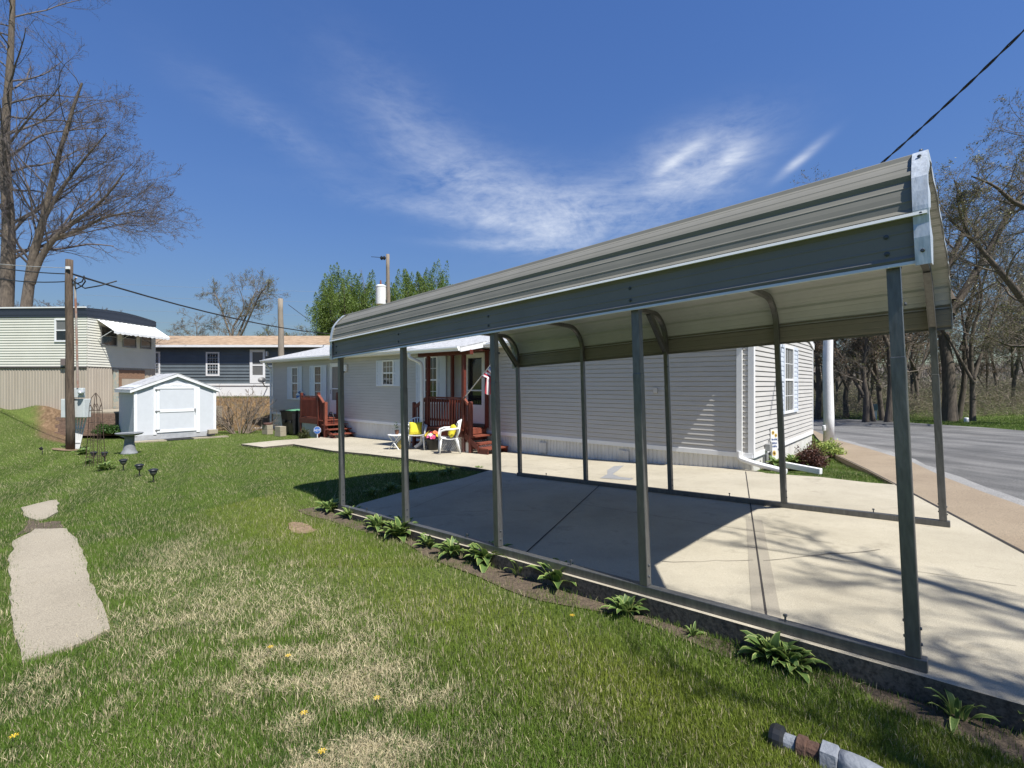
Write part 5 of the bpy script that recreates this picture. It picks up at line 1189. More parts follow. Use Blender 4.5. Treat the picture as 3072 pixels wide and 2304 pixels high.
for k in range(4): z=4.34+.095*k; b.box(-LT,.035,-.035-.008*(k%2),-.001,z,z+.093)
b.build('band',M_band,TR)
b=MB(); n=14
for k in range(n):
    a,c=WT*k/n,WT*(k+1)/n
    for j in range(4):
        f0,f1=j/4,(j+1)/4; lo=lambda y:4.34
        z=lambda y,f:4.34+(arcz(y)-4.34)*f
        e=.03+.008*(j%2); b.add([(e,a,z(a,f0)),(e,c,z(c,f0)),(e,c,z(c,f1)),(e,a,z(a,f1)),(-.002,a,z(a,f0)),(-.002,c,z(c,f0)),(-.002,c,z(c,f1)),(-.002,a,z(a,f1))],[(0,1,2,3),(0,4,5,1),(3,2,6,7)])
b.build('band',M_band,TR)
b=MB(); n=14; xs_=(-LT,.04)
for k in range(n+1):
    y=WT*k/n
    for x in xs_: b.v.append((x,y-.02,arcz(y)+.02))
for k in range(n): b.f.append((2*k,2*k+1,2*k+3,2*k+2)); b.m.append(0)
b.box(-LT,.0,-.075,-.02,4.72,4.775); b.build('roof',M_white,TR)
M_cw=M_white
window(TR,-1.42,-.66,3.28,4.27,cols=0,rows=1,fr=.07,upm=M_blind)
for y0,y1 in ((.62,1.45),(1.75,2.5),(2.75,3.4)): 
    b=MB()
    for a,c,z,t in ((y0,y0+.04,3.2,4.05),(y1-.04,y1,3.2,4.05),(y0+.04,y1-.04,3.2,3.24),(y0+.04,y1-.04,4.01,4.05),(y0+.04,y1-.04,3.6,3.63)): b.box(.0185,.045,a,c,z,t)
    w_=b.build('window',mat('gray aluminium',(.30,.30,.29),.4,.4) if y0<1 else bpy.data.materials['gray aluminium'],TR); MB().box(.0186,.022,y0+.04,y1-.04,3.24,4.01).build('pane',M_glass,w_)
b=MB(); n=40; y0,y1=.45,3.62
for k in range(n+1):
    y=y0+(y1-y0)*k/n; w_=.018*math.sin(k*math.pi/1.5)
    b.v+=[(.03,y,4.30+w_),(.80,y,3.80+w_),(.80,y,3.80-.10+w_-.025*abs(math.sin(k*math.pi/4)))]
for k in range(n): b.f+=[(3*k,3*k+1,3*k+4,3*k+3),(3*k+1,3*k+2,3*k+5,3*k+4)]; b.m+=[0,0]
o=b.build('awning',M_plast,TR,smooth=False); m_=o.modifiers.new('s','SOLIDIFY'); m_.thickness=.012
for y in (.5,1.55,3.55): MB().beam((.02,y,3.45),(.72,y,3.84),.02,.02).build('awning_brace',M_box,TR)
for axis in ('x','y'):
    b=MB(); L0,L1=(-LT,0) if axis=='x' else (0,WT); out=-1 if axis=='x' else 1; x=L0; pts=[]
    while x<L1: pts+=[(x,0),(x+.015,.015),(x+.09,.015),(x+.105,0)]; x+=.13
    pts=[p for p in pts if p[0]<=L1]+[(L1,0)]; n=len(pts)
    for zz in (-.4,2.25):
        for p,d in pts: b.v.append((p,out*(d-.02),zz) if axis=='x' else (out*(d-.02),p,zz))
    for i in range(n-1): b.f.append((i,i+1,n+i+1,n+i)); b.m.append(0)
    b.build('skirting',M_beige,TR)
MB().box(-LT,.0,-.03,-.006,2.17,2.25).build('skirt_trim_or_shadow_strip',mat('dark shadow strip',(.06,.055,.05),.8),TR)  # dark strip painted as the shadow under the foot of the siding
MB().box(.02,.05,1.25,1.5,.4,2.16).build('peeling_post',mat('peeling green paint',(.28,.33,.29),.9,c2=(.45,.38,.28),scale=9,contrast=(.4,.6)),TR)
M_brick=mat('exposed brown brick',(.30,.17,.10),.9,c2=(.18,.11,.07),scale=16,stretch=(1,1,4),bump=.5); MB().box(.0,.03,1.52,3.0,1.75,2.16).build('lintel',M_brick,TR); MB().box(.0,.04,1.52,1.68,.95,1.74).build('jamb',M_brick,TR)
MB().box(.012,.045,1.70,2.95,.5,1.74).build('door',M_beige,TR)
MB().box(-1.05,-.75,-.14,-.02,2.28,2.56).build('vent_hood',mat('brown vent hood',(.19,.15,.14),.6),TR,bevel=.01)
# pad and retaining wall before the trailer
PADP=[(-17.55,19.25),(-14.9,19.25),(-14.6,24.5),(-17.8,24.5)]
tag(sheet('terrace_pad',PADP,lambda x,y:np.zeros_like(np.asarray(x,float))+.40,M_walk,step=1,thick=.9),'pale concrete pad under the trailer end','pad',kind='structure')
T=thing('retaining_wall','low retaining wall of stacked brown blocks below the trailer','retaining wall',(-17.6,19.2,0)); M_rw=mat('brown split block',(.25,.165,.115),.9,c2=(.13,.085,.06),scale=11,bump=.8,bscale=25)
b=MB(); r=random.Random(3)
for k in range(6):
    x=-.35+(k%2)*.14
    while x<2.0: w_=r.uniform(.24,.34); b.box(x,x+w_-.008,-.16+r.uniform(-.02,.02)+.025*k,.05,-.52+.145*k,-.52+.145*k+.138); x+=w_
b.build('blocks',M_rw,T); MB().box(2.02,2.5,-.1,.04,-.5,.36).build('black_end_filler',M_black,T)  # black box filling the dark gap at the end of the wall
M_weed=leafmat('rank weeds',(.06,.12,.022),(.03,.07,.014),scale=6)
for i,(u,v,rx,h,lab) in enumerate([(330,1300,.75,.42,'leafy green weeds below the retaining wall beside the shed')]):
    p=at(u,v,18.9 if i==0 else 20.2); T=thing('weed_clump',lab,'weeds',p); V,F=leaf_clump(3000 if i==0 else 700,rx,.35 if i==0 else .12,h,.045,20+i); raw_mesh('foliage',V,F,M_weed,T)
# ---------------- blue home behind
BH=thing('blue_home','dark blue gray mobile home with tan shingle roof behind the shed','mobile home',(-9,30,0)); M_blue=mat('blue gray siding',(.115,.138,.152),.55,var=.08,scale=1.5); LB=16.5; M_tansh=mat('tan shingles',(.42,.30,.195),.9,c2=(.22,.145,.085),scale=2.6,stretch=(1.0,3,3),bump=.5,bscale=30,contrast=(.35,.62))
laps(-LB,0,1.52,3.72,.20,.03,'x',-1).build('wall',M_blue,BH); MB().box(-LB,0,.003,4.2,1.5,3.7).build('wall',M_blue,BH)
MB().prism([(-.42,3.90),(2.1,4.68),(4.6,3.9),(4.6,3.87),(2.1,4.64),(-.42,3.86)],-LB-.3,.3,plane='yz').build('roof',M_tansh,BH)
MB().box(-LB-.3,.3,-.50,-.40,3.74,3.875).build('gutter',M_white,BH); MB().box(-LB-.2,.2,-.39,.0,3.72,3.76).build('soffit',M_blue,BH)
MB().box(-LB,0,-.02,.0,.7,1.40).build('skirting',M_white,BH); MB().box(-LB,0,-.06,-.001,1.40,1.52).build('skirt_trim_or_shadow_strip',M_white,BH)
bx=lambda u:(u-1536)/FPX*30+9
for u0,u1,v0,v1 in ((455,481,1056,1126),(618.5,659,1057,1129)): window(BH,bx(u0),bx(u1),EYE-(v1-HZ)/FPX*30,EYE-(v0-HZ)/FPX*30,cols=3,fr=.09,rows=2)
x0,x1=bx(751),bx(796); b=MB(); z0,z1=1.55,3.62
for a,c,z,t in ((x0,x0+.16,z0,z1),(x1-.12,x1,z0,z1),(x0+.16,x1-.12,z1-.16,z1),(x0+.16,x1-.12,z0,z0+.50),(x0+.16,x1-.12,2.62,2.70)): b.box(a,c,-.07,-.0,z,t)
d=b.build('door',M_white,BH); MB().box(x0+.16,x1-.12,-.05,-.03,z0+.5,z1-.16).build('pane',M_blind,d); MB().box(x1+.12,x1+.2,-.2,-.03,3.2,3.5).build('wall_light',M_white,BH)
MB().lathe([(.02,0),(.20,.04),(.22,.07),(.21,.07),(0,.03)],20,(bx(803),-.7,1.70),axis=(.3,-.6,.55)).build('satellite_dish',M_black,BH); MB().tube([(bx(803),-.7,1.68),(bx(803),-.35,1.35),(bx(803),-.05,1.3)],.03,6).build('bracket',M_black,BH)
# ---------------- trees
def tubes(P,Rd,n):
    """P (m,k,3) polylines, Rd (m,k) radii -> verts, quads"""
    m,k,_=P.shape; T=np.empty_like(P); T[:,1:-1]=P[:,2:]-P[:,:-2]; T[:,0]=P[:,1]-P[:,0]; T[:,-1]=P[:,-1]-P[:,-2]
    T/=np.linalg.norm(T,axis=2,keepdims=True)+1e-9; ref=np.where(np.abs(T[:,:1,2:3])>.9,np.array([[[1.,0,0]]]),np.array([[[0,0,1.]]])); ref=np.broadcast_to(ref,T.shape)
    A=np.cross(T,ref); A/=np.linalg.norm(A,axis=2,keepdims=True)+1e-9; B=np.cross(T,A)
    t=np.arange(n)*2*math.pi/n; V=P[:,:,None]+(A[:,:,None]*np.cos(t)[None,None,:,None]+B[:,:,None]*np.sin(t)[None,None,:,None])*Rd[:,:,None,None]
    I=np.arange(m*k*n).reshape(m,k,n); J=np.roll(I,-1,2)
    F=np.stack([I[:,:-1],J[:,:-1],J[:,1:],I[:,1:]],-1).reshape(-1,4); return V.reshape(-1,3),F
def resample(pts,k):
    p=np.array(pts,float); 
    # smooth through the points
    t=np.linspace(0,len(p)-1,k); i=np.clip(t.astype(int),0,len(p)-2); f=(t-i)[:,None]
    g=np.gradient(p,axis=0); a,b=p[i],p[i+1]; ga,gb=g[i],g[i+1]; h=f*f*(3-2*f)
    return a*(2*f**3-3*f**2+1)+ga*(f**3-2*f**2+f)+b*(-2*f**3+3*f**2)+gb*(f**3-f**2)
def grow(rng,S,D,L,Rr,k,wob,trop,tip=.35,pull=None):
    m=len(S); P=np.empty((m,k,3)); P[:,0]=S; d=D.copy(); st=(L/(k-1))[:,None]
    for i in range(1,k):
        d=d+rng.normal(0,wob,(m,3)); d[:,2]+=trop
        if pull is not None: d=d+pull
        d/=np.linalg.norm(d,axis=1,keepdims=True); P[:,i]=P[:,i-1]+d*st
    return P,Rr[:,None]*(1-(1-tip)*np.linspace(0,1,k))[None,:]
def children(rng,P,Rd,c,t0,ang,angj,lr,lj,rr,L):
    m,k,_=P.shape; t=(t0+(1-t0)*(np.arange(c)[None,:]+rng.rand(m,c))/c); x=t*(k-1); i=np.clip(x.astype(int),0,k-2); f=(x-i)[...,None]
    mi=np.arange(m)[:,None]; a,b=P[mi,i],P[mi,i+1]; S=a*(1-f)+b*f; T=b-a; T/=np.linalg.norm(T,axis=2,keepdims=True)+1e-9
    r=rng.normal(0,1,S.shape); r-=T*(r*T).sum(2,keepdims=True); r/=np.linalg.norm(r,axis=2,keepdims=True)+1e-9
    th=np.radians(ang+angj*rng.normal(0,1,(m,c,1))); D=T*np.cos(th)+r*np.sin(th)
    Ll=L[:,None]*lr*(1-.45*t)*(1+lj*rng.uniform(-1,1,(m,c))); rp=np.take_along_axis(Rd,i,1)*rr
    return S.reshape(-1,3),D.reshape(-1,3),Ll.ravel(),rp.ravel()
def make_tree(name,label,trunks,base,cfg,seed,mats,cat='tree',group=None,leaf=None,sides=(12,7,5,3,3),lens=None,minr=.004,pull=None):
    """trunks: list of (points, r0, r1) relative to base. cfg: per level (children, t0, angle, jitter, length ratio, radius ratio, points, wobble, tropism)"""
    rng=np.random.RandomState(seed); T=thing(name,label,cat,base,0,group); VV=[];FF=[];o=0
    lv=[]
    for pts,r0,r1 in trunks:
        P=resample(pts,14)[None]; Rd=np.linspace(r0,r1,14)[None]**1; Rd[:,0]*=1.18; V,F=tubes(P,Rd,sides[0]); VV.append(V);FF.append(F+o);o+=len(V)
        lv.append((P,Rd,np.array([np.linalg.norm(np.diff(P[0],axis=0),axis=1).sum()])))
    raw_mesh('trunk',np.concatenate(VV),np.concatenate(FF),mats[0],T,smooth=True)
    P=np.concatenate([a for a,_,_ in lv]);Rd=np.concatenate([b for _,b,_ in lv]);L=np.concatenate([c for *_,c in lv])
    if lens is not None: L=np.array(lens,float)
    VV=[];FF=[];o=0;thin=[];to=0
    for q,(c,t0,ang,aj,lr,rr,k,wob,trop) in enumerate(cfg):
        S,D,Lc,Rc=children(rng,P,Rd,c,t0,ang,aj,lr,.35,rr,L); Rc=np.maximum(Rc,minr)
        P,Rd=grow(rng,S,D,Lc,Rc,k,wob,trop,.35,pull if q<2 else None); L=Lc
        V,F=tubes(P,Rd,sides[min(q+1,len(sides)-1)]); VV.append(V);FF.append(F+o);o+=len(V)
    cr=raw_mesh('crown',np.concatenate(VV),np.concatenate(FF),mats[1],T)
    if leaf:
        n,size,spread_,lm,up=leaf; tips=P[:,1:].reshape(-1,3); idx=rng.randint(0,len(tips),n); c=tips[idx]+rng.normal(0,spread_,(n,3))
        A=rng.normal(0,1,(n,3)); A[:,2]+=up; A/=np.linalg.norm(A,axis=1,keepdims=True); B=np.cross(A,rng.normal(0,1,(n,3))); B/=np.linalg.norm(B,axis=1,keepdims=True); s=size*rng.uniform(.6,1.4,(n,1))
        V=np.stack([c-A*s,c+B*s*.42,c+A*s,c-B*s*.42],1).reshape(-1,3); raw_mesh('leaves',V,np.arange(n*4).reshape(-1,4),lm,T)
    return T
px=lambda pts,Y,B:[tuple(at(u,v,Y+(dy[0] if dy else 0))-B) for u,v,*dy in pts]
bare=[(14,.22,48,12,.34,.42,8,.16,.05),(8,.15,42,12,.42,.5,6,.18,.05),(6,.15,40,14,.45,.55,5,.2,.03),(4,.2,38,14,.55,.7,4,.22,.02)]
M_bud=mat('reddish bud twigs',(.13,.11,.105),.9,var=.2,scale=.4); M_budleaf=leafmat('opening buds',(.16,.085,.05),(.09,.05,.04),scale=1)
# big maples at the left
B=Vector(tuple(at(18,1010,27))); B.z=1.0
make_tree('maple_tree','huge bare tree cut off by the left frame edge behind the cream trailer',[(px([(8,1190),(14,1000),(20,860),(26,740),(24,620),(14,500),(16,380),(26,250),(34,120),(40,-60),(44,-220)],27,B),.40,.07)],B,
   [(34,.26,56,14,.36,.28,9,.13,.035),(9,.12,42,14,.48,.42,7,.15,.04),(6,.12,40,14,.46,.5,5,.17,.03),(5,.15,38,14,.5,.7,4,.18,.03)],21,(M_bark,M_bud),leaf=(5000,.022,.03,M_budleaf,.4),minr=.0055,lens=[18.5])
B=Vector(tuple(at(78,1010,26))); B.z=1.0
make_tree('maple_tree','bare double trunked tree fanning out to the right behind the cream trailer',[(px([(70,1190),(76,960),(88,850),(102,760),(122,690),(146,590),(176,470),(208,360),(246,250,0)],26,B),.29,.05),(px([(92,850),(122,775),(165,715),(215,672),(262,640),(318,590),(372,520)],26,B),.18,.035),(px([(165,715),(240,690),(310,655),(380,640),(440,628)],26,B),.10,.02),(px([(130,660),(190,560),(260,470),(320,400)],26,B),.11,.025)],B,
   [(19,.24,46,12,.40,.30,8,.12,.025),(9,.12,38,13,.48,.42,6,.14,.03),(6,.12,36,14,.48,.5,5,.16,.03),(4,.15,34,14,.55,.7,4,.17,.02)],5,(M_bark,M_bud),leaf=(7000,.022,.03,M_budleaf,.4),minr=.0055,lens=[13.5,10.5,9.0,9.0],pull=np.array([.035,0,.0]))
# bare and budding trees behind the blue home
M_tb=mat('far bark',(.20,.165,.125),.9,c2=(.10,.08,.06),scale=3); M_yg=leafmat('pale spring leaves',(.20,.22,.07),(.13,.14,.05),scale=1.2); M_gr=leafmat('fresh green leaves',(.19,.26,.055),(.09,.15,.03),scale=.9,tr=.35)
def std(u,Y,v0,h,r,lean=0,fork=None,name='bare_tree',label='',seed=1,cfg=bare,mats=None,leaf=None,group=None,minr=.008,base=None):
    B=base or Vector(((u-1536)/FPX*Y,Y,float(lawnz((u-1536)/FPX*Y,Y))-.1)); q=random.Random(seed); J=lambda k: q.uniform(-k,k)*h
    tr=[([(0,0,0),(lean*.2*h+J(.012),J(.012),.2*h),(lean*.4*h+J(.03),J(.03),.42*h),(lean*.6*h+J(.04),J(.04),.62*h),(lean*.8*h+J(.05),J(.05),.82*h),(lean*h,0,h)],r,r*.10)]
    for f in (fork or []): a,b_,h0=f; tr.append(([(lean*.3*h,0,h0*h),(lean*.3*h+a*h*.35,b_*h*.35,(h0+.22)*h),(lean*.3*h+a*h*.75,b_*h*.75,(h0+.5)*h*.98),(lean*.3*h+a*h,b_*h,min(.97,h0+.68)*h)],r*.62,r*.12))
    return make_tree(name,label,tr,B,cfg,seed,mats or (M_tb,M_twig),leaf=leaf,group=group,minr=minr)
std(703,47,0,10.6,.36,.06,[(-.25,.1,.32),(.36,-.1,.36),(.12,.2,.45)],'budding_tree','broad budding tree behind the blue home roof, right of the bare gray pole','',cfg=None) if False else None
gcfg=[(12,.3,50,12,.38,.36,8,.17,.05),(8,.15,44,12,.46,.45,6,.18,.05),(6,.12,40,14,.48,.55,5,.2,.04),(5,.2,38,14,.55,.7,4,.2,.03)]
std(703,47,0,10.4,.18,.04,[(-.28,.1,.42),(.36,-.1,.45),(.14,.2,.5)],'budding_tree','broad budding tree over the blue home roof left of the bare gray pole',seed=4,cfg=gcfg,leaf=(5000,.045,.12,M_yg,.3))
std(610,50,0,7.8,.15,-.12,[(-.34,.1,.15),(.2,.1,.2)],'budding_tree','thin leaning tree over the blue home roof left of the broad budding one',seed=6,cfg=gcfg,leaf=(1800,.04,.12,M_yg,.3))
std(545,52,0,6.6,.13,-.18,[(.22,.1,.2)],'bare_tree','low bare tree nearest the white awning over the blue home roof',seed=7,cfg=gcfg)
std(800,52,0,6.2,.11,.1,[(-.2,.1,.3)],'budding_tree','small tree right behind the bare gray pole',seed=9,cfg=gcfg,leaf=(2600,.06,.12,M_yg,.3))
std(905,54,0,6.6,.12,.02,[(.3,.1,.25),(-.25,0,.3)],'budding_tree','small tree between the bare gray pole and the green trees',seed=10,cfg=gcfg,leaf=(3000,.06,.12,M_yg,.3))
for i,(u,h,lab) in enumerate([(150,8.4,'reddish bare tree low behind the two big trunks'),(205,7.8,'reddish bare tree just left of the meter pole above the trailer roof'),(262,7.0,'small reddish bare tree right of the meter pole above the trailer roof'),(330,5.8,'smallest bare tree above the end of the trailer roof'),(60,8.6,'reddish bare tree between the two big trunks')]):
    std(u,46,0,h,.2,.05*(-1)**i,[(.25,.1,.3),(-.25,.1,.3)],'bare_tree',lab,seed=30+i,cfg=gcfg,mats=(M_tb,M_bud))
# green trees in the middle distance
def leafy(label,u,Y,h,w,seed,n):
    B=Vector(((u-1536)/FPX*Y,Y,-.6)); rng=np.random.RandomState(seed)
    tr=[([(0,0,0),(.0,0,h*.3),(.05*w,0,h*.62),(0,0,h*.9)],.26,.04)]+[([(0,0,h*.22),(a*w*.45,b_*w*.4,h*.42),(a*w*.75,b_*w*.7,h*.62),(a*w*.85,b_*w*.8,h*q)],.14,.02) for a,b_,q in ((-1,.1,.72),(-.55,.5,.88),(.55,-.4,.9),(1,.1,.76),(.1,-.9,.8),(-.3,-.8,.75))]
    T=make_tree('green_tree',label,tr,B,[(12,.12,44,14,.24,.4,6,.13,.12),(7,.1,36,14,.45,.5,5,.12,.16)],seed,(M_tb,M_tb),minr=.01)
    # upright tufts of leaves over the whole crown
    m=int(n/200); P=rng.normal(0,1,(m,3)); P/=np.linalg.norm(P,axis=1)[:,None]; P*=(rng.rand(m,1)**(1/2.6)); lobe=1+.16*np.sin(P[:,0]*6+seed)+.12*np.cos(P[:,1]*7)
    C=np.stack([P[:,0]*w*lobe,P[:,1]*w*lobe,h*.60+P[:,2]*h*.34*lobe],-1); H=rng.uniform(.8,1.7,m)*(1+.25*(P[:,2]>.4)); t=rng.rand(m,200); r=.52*(1-t)**.6*rng.rand(m,200)**.5; a=rng.uniform(0,6.283,(m,200))
    lx=P[:,0:1]*.35*t; c=np.stack([C[:,0:1]+lx+r*np.cos(a),C[:,1:2]+r*np.sin(a),C[:,2:3]+(t-.3)*H[:,None]],-1).reshape(-1,3); n=len(c)
    A=rng.normal(0,1,(n,3)); A[:,2]+=1.0; A/=np.linalg.norm(A,axis=1,keepdims=True); B2=np.cross(A,rng.normal(0,1,(n,3))); B2/=np.linalg.norm(B2,axis=1,keepdims=True); s=.062*rng.uniform(.6,1.4,(n,1))
    raw_mesh('leaves',np.stack([c-A*s,c+B2*s*.45,c+A*s,c-B2*s*.45],1).reshape(-1,3),np.arange(n*4).reshape(-1,4),M_gr,T)
leafy('spring green tree left of the transformer pole',1052,45,12.4,3.6,41,120000); leafy('spring green tree right of the transformer pole above the carport roof',1275,46,13.0,3.4,43,120000)
leafy('rounded green tree directly behind the transformer pole',1160,49,11.2,3.0,44,70000)
# bare shrub between the shed and the gray home
B=hit(722,1302,lawnz); B.z-=.05; rng=np.random.RandomState(2); T=thing('bare_shrub','tangled bare twiggy shrub between the white shed and the gray home','shrub',B)
for nm,n,L0 in (('stems',34,2.0),):
    a=rng.uniform(0,2*math.pi,n); el=rng.uniform(.55,1.35,n); D=np.stack([np.cos(a)*np.cos(el),np.sin(a)*np.cos(el),np.sin(el)],-1); S=np.stack([np.cos(a)*.28,np.sin(a)*.22,np.zeros(n)],-1)
    P,Rd=grow(rng,S,D,rng.uniform(1.2,2.2,n),rng.uniform(.016,.03,n),8,.12,.02); V,F=tubes(P,Rd,5); VV=[V];FF=[F];o=len(V); L=np.full(n,1.7)
    M_sh=mat('gray tan shrub twigs',(.22,.175,.135),.9,c2=(.15,.115,.085),scale=3); raw_mesh('stems',V,F,M_sh,T); VV=[];FF=[];o=0
    for c,k in ((6,5),(4,4)):
        S,D,Lc,Rc=children(rng,P,Rd,c,.25,34,12,.42,.3,.6,L); P,Rd=grow(rng,S,D,Lc,np.maximum(Rc,.008),k,.14,.02); L=Lc; V,F=tubes(P,Rd,3); VV.append(V);FF.append(F+o);o+=len(V)
    raw_mesh('twigs',np.concatenate(VV),np.concatenate(FF),M_sh,T)
# woods across the street
M_olive=leafmat('olive budding leaves',(.20,.20,.07),(.11,.11,.045),scale=1); M_rust_l=leafmat('rusty budding leaves',(.20,.12,.06),(.12,.075,.04),scale=1)
wcfg=[(13,.28,48,14,.42,.34,8,.17,.03),(9,.12,44,14,.46,.42,7,.18,.02),(6,.1,42,15,.46,.5,5,.2,.01),(4,.15,40,15,.5,.7,4,.22,0)]
wmats=(M_bark2,M_twig)
std(2848,26,0,13.0,.34,.02,[(-.34,.2,.42),(.34,-.05,.45),(.05,.3,.5)],'woodland_tree','thick furrowed trunk close to the street at the carport end',seed=51,cfg=wcfg,mats=wmats,leaf=(5000,.05,.08,M_olive,.3),minr=.0055)
std(2874,27.5,0,11.5,.15,.05,[(.3,.1,.35)],'woodland_tree','dark trunk pressed close behind the thick furrowed one',seed=52,cfg=wcfg,mats=wmats,leaf=(2500,.05,.08,M_olive,.3),minr=.0055)
std(2918,25.5,0,10.5,.13,.02,[(.28,.1,.22),(-.26,.1,.2),(.1,.2,.12)],'woodland_tree','several stemmed dark tree beside the small white marker',seed=53,cfg=wcfg,mats=wmats,leaf=(4000,.05,.08,M_olive,.3),minr=.0055)
B=Vector((29.5,23.5,-.6))
make_tree('woodland_tree','great spreading tree at the right frame edge with long limbs reaching left',[([(0,0,0),(-.2,0,3),(-.5,-.3,5)],.55,.42),(px([(3330,1000,-2.5),(3190,960,-2.8),(3090,920,-3),(3030,850,-3.2),(2975,785,-3.2),(2915,720,-3.2),(2850,660,-3.2)],23.5,B),.20,.04),(px([(3330,900,-2.5),(3220,700,-3.5),(3120,640,-3.5),(3045,610,-3.5),(2985,560,-3.5),(2915,530,-3.5)],23.5,B),.17,.025),(px([(2960,770,-3.2),(2905,700,-3.2),(2878,630,-3.2),(2870,560,-3.2)],23.5,B),.07,.015),(px([(3330,980),(3200,1000),(3120,1030),(3040,1040),(2960,1010)],23.5,B),.16,.03),(px([(3330,900,-2),(3260,640,-3),(3190,470,-3),(3130,380,-3)],23.5,B),.22,.03)],B,
   [(12,.28,50,14,.30,.34,8,.16,.04),(8,.1,44,14,.48,.42,6,.18,.03),(7,.1,42,15,.5,.5,5,.2,.02),(6,.15,38,15,.5,.7,4,.2,.01)],61,(M_bark2,M_twig),leaf=(9000,.04,.07,M_olive,.2),minr=.005,lens=[3,11,9.5,5,8,10])
std(2597,26,0,7.0,.16,-.06,[(-.3,.1,.22),(.1,.1,.2)],'woodland_tree','forked tree at the verge left of the white post',seed=54,cfg=wcfg,mats=wmats,leaf=(4200,.05,.1,M_rust_l,.3),minr=.008)
std(2621,26.5,0,5.5,.12,-.10,[],'woodland_tree','thin leaning sapling just left of the white post',seed=57,cfg=gcfg,mats=wmats,leaf=(1200,.05,.1,M_olive,.3),minr=.008)
std(2648,27,0,9.5,.14,-.03,[(-.28,.1,.2)],'woodland_tree','dark tree right of the white post, the left of a close pair',seed=55,cfg=wcfg,mats=wmats,leaf=(3000,.05,.1,M_olive,.3),minr=.008)
std(2664,25.6,0,10.2,.17,.02,[(.24,.1,.3),(-.2,.1,.4)],'woodland_tree','stout dark tree right of the white post, the right of a close pair',seed=56,cfg=wcfg,mats=wmats,leaf=(3000,.05,.1,M_rust_l,.3),minr=.008)
std(2452,30,0,9,.18,.02,[(.25,.1,.15),(-.25,.1,.2)],'woodland_tree','dense dark tree just beyond the corner of the house end wall',seed=58,cfg=wcfg,mats=wmats,leaf=(9000,.07,.15,leafmat('dark rusty leaves',(.10,.06,.035),(.05,.035,.02),scale=1),.3),minr=.010)
std(2540,31,0,9.2,.16,.04,[(.3,.1,.25),(-.25,.1,.2)],'woodland_tree','brushy tree seen just right of the white pole',seed=59,cfg=wcfg,mats=wmats,leaf=(5000,.06,.12,M_rust_l,.3),minr=.008)
protoA=std(2750,40,0,10.5,.17,.03,[(.28,.1,.25),(-.28,.1,.3)],'woodland_tree','bare tree deep in the woods across the street',seed=71,cfg=gcfg,mats=wmats,leaf=(3600,.06,.12,M_olive,.3),group='far woodland trees',minr=.011)
protoB=std(2690,44,0,9.2,.15,-.04,[(.3,.15,.2),(-.2,.1,.25)],'woodland_tree','bare tree deep in the woods across the street',seed=72,cfg=gcfg,mats=wmats,leaf=(3200,.06,.12,M_rust_l,.3),group='far woodland trees',minr=.011)
rr=random.Random(77)
for i,(u,Y) in enumerate([(2480,38),(2510,46),(2575,40),(2615,48),(2710,37),(2735,50),(2815,50),(2890,44),(2960,48),(3040,40),(3080,47),(3130,40),(3190,50),(3250,38),(2680,58),(2990,58)]):
    o=copy_tree(protoA if i%2 else protoB); x=(u-1536)/FPX*Y; o.location=(x,Y,float(lawnz(x,Y))-.1); o.rotation_euler=(0,0,rr.uniform(0,6.28)); s=rr.uniform(.75,1.15)*(1.0 if Y<45 else .9); o.scale=(s,s,s*rr.uniform(.9,1.1))
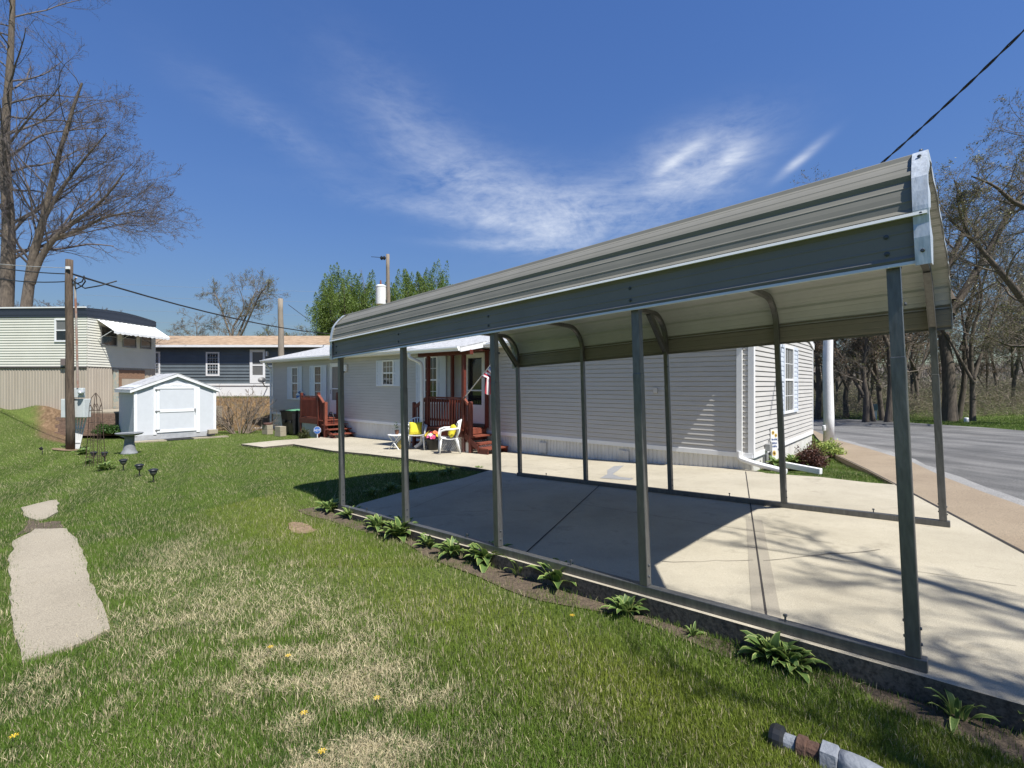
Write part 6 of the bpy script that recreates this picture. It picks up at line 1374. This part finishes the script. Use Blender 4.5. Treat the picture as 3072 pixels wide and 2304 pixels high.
def brush():
    """undergrowth and twig haze through the woods"""
    rng=np.random.RandomState(9); V=[];C=[]
    n=90000; Y=rng.uniform(29,72,n); X=Y*rng.uniform(.5,1.22,n); k=rng.rand(n)
    clump=fbm(X,Y,.22,5,3); keep=(clump>.36)|(rng.rand(n)<.25); X,Y,k,clump=X[keep],Y[keep],k[keep],clump[keep]; n=len(X)
    z=lawnz(X,Y); top=(.3+1.8*(clump-.34).clip(0)*2)*(1+1.6*sstep(Y,40,62)); h=z+rng.rand(n)**1.3*top
    D=rng.normal(0,1,(n,3)); D[:,2]=D[:,2]*.8+.25; D/=np.linalg.norm(D,axis=1)[:,None]; L=rng.uniform(.25,.8,n)[:,None]*(1+.5*(Y>45))[:,None]; P=np.stack([X,Y,h],-1); W=np.cross(D,rng.normal(0,1,(n,3))); W/=np.linalg.norm(W,axis=1)[:,None]; W*=rng.uniform(.005,.012,n)[:,None]*(Y/35)[:,None]
    V=np.stack([P-W,P+W,P+D*L],1).reshape(-1,3); c=np.where((k<.55)[:,None],np.array([.185,.15,.115]),np.where((k<.85)[:,None],np.array([.17,.18,.085]),np.array([.33,.27,.18])))*rng.uniform(.6,1.3,(n,1))
    o=raw_mesh('brushwood',V,np.arange(n*3).reshape(-1,3),M_blade); ca=np.ones((n,3,4),np.float32); ca[:,:,:3]=c[:,None,:]; a=o.data.color_attributes.new('tint','FLOAT_COLOR','POINT'); a.data.foreach_set('color',ca.ravel())
    tag(o,'brown and olive undergrowth filling the woods across the street','undergrowth',kind='stuff')
    # far ridge of woods closing the view
    n=60000; u=rng.uniform(1000,3500,n); Y=rng.uniform(85,130,n); X=(u-1536)/FPX*Y; ridge=3.2+2.2*fbm(X*.02,Y*.0+3,3.,8,3)*2; h=-1+rng.rand(n)**.8*ridge; P=np.stack([X,Y,h],-1); D=rng.normal(0,1,(n,3)); D[:,2]=np.abs(D[:,2])+.8; D/=np.linalg.norm(D,axis=1)[:,None]; W=np.cross(D,rng.normal(0,1,(n,3))); W/=np.linalg.norm(W,axis=1)[:,None]; W*=.12
    V=np.stack([P-W,P+W,P+D*rng.uniform(.8,1.8,(n,1))],1).reshape(-1,3); c=np.array([.24,.205,.175])*rng.uniform(.7,1.3,(n,1)); o=raw_mesh('far_woods',V,np.arange(n*3).reshape(-1,3),M_blade); ca=np.ones((n,3,4),np.float32); ca[:,:,:3]=c[:,None,:]; a=o.data.color_attributes.new('tint','FLOAT_COLOR','POINT'); a.data.foreach_set('color',ca.ravel()); tag(o,'hazy brown woods along the far ridge','woods',kind='stuff')
brush()
# bank of dead grass below the blue home
def bank():
    rng=np.random.RandomState(19); n=26000; Y=rng.uniform(22.8,29.5,n); X=Y*rng.uniform(-.80,-.46,n); s,d=hs(X,Y); ok=~((d<.1)&(s<22)); X,Y=X[ok],Y[ok]; n=len(X); z=lawnz(X,Y)-.01; h=rng.uniform(.06,.20,n); a=rng.uniform(0,6.28,n); l=rng.uniform(.2,1.1,n)*h; w=rng.uniform(.006,.012,n)
    V=np.stack([np.stack([X-w,Y,z],-1),np.stack([X+w,Y,z],-1),np.stack([X+np.cos(a)*l,Y+np.sin(a)*l,z+h],-1)],1).reshape(-1,3)
    g=sstep(Y,27.2,28.4)*(rng.rand(n)<.7); c=np.where((g>.5)[:,None],np.array([.12,.17,.04]),np.array([.36,.25,.14]))*rng.uniform(.6,1.2,(n,1))
    o=raw_mesh('dead_grass',V,np.arange(n*3).reshape(-1,3),M_blade); ca=np.ones((n,3,4),np.float32); ca[:,:,:3]=c[:,None,:]; q=o.data.color_attributes.new('tint','FLOAT_COLOR','POINT'); q.data.foreach_set('color',ca.ravel()); tag(o,'brown dead grass covering the bank below the blue home','grass',kind='stuff')
bank()
# small things across the street
p=hit(2625,1259,lawnz); T=thing('post_box','gray green box on a white post at the verge across the street','mailbox',p); MB().box(-.07,.07,-.07,.07,-.1,.52).build('post',M_paint,T); MB().box(-.16,.16,-.14,.14,.53,.83).prism([(-.16,.83),(.16,.83),(.12,.90),(-.12,.90)],-.14,.14,plane='xz').build('box',mat('gray green box',(.16,.22,.22),.6),T)
o=MB().lathe([(.09,0),(.10,.02),(.10,.20),(.08,.24),(0,.25)],12).build('marker_post',M_paint,smooth=True); o.location=hit(2899,1268,lawnz); tag(o,'small white marker stub in the grass across the street','marker')
# a leafless tree behind the camera, whose branches dapple the driveway
make_tree('shade_tree','bare tree standing behind the viewpoint, shading the driveway','' or [([(0,0,0),(.2,0,3),(0,.3,6),(.3,0,9),(0,0,12.5)],.36,.06),([(0,0,3.2),(1.8,1.0,6),(3.0,1.8,9)],.2,.04),([(0,0,3.6),(-1.5,1.4,6.4),(-2.6,2.6,9.2)],.2,.04),([(0,0,4),(.6,-2,7),(1,-3,10)],.18,.04),([(0,0,3),(-2,1.4,5),(-4.2,3.2,6.6)],.18,.04),([(0,0,5),(-1.2,2,8),(-1.5,4,10)],.15,.04)],Vector((8.6,-4.2,-.2)),[(13,.25,50,12,.36,.42,7,.18,.04),(8,.12,44,14,.46,.5,6,.2,.03),(7,.12,40,14,.5,.55,5,.22,.02)],83,(M_bark,M_twig),minr=.010)
make_tree('shade_tree','second bare tree behind the viewpoint nearer the street',[([(0,0,0),(-.2,0,3),(.2,.3,7),(0,0,14)],.36,.06),([(0,0,3.5),(-2,1.2,7),(-3.5,2.4,11)],.2,.04),([(0,0,4),(1.5,1.8,8),(2.2,3.0,12)],.2,.04),([(0,0,4.5),(-1.6,-1.5,8),(-2.5,-2.5,12)],.18,.04)],Vector((12.2,-4.5,-.3)),[(13,.25,50,12,.36,.42,7,.18,.04),(8,.12,44,14,.46,.5,6,.2,.03),(7,.12,40,14,.5,.55,5,.22,.02)],85,(M_bark,M_twig),minr=.010)
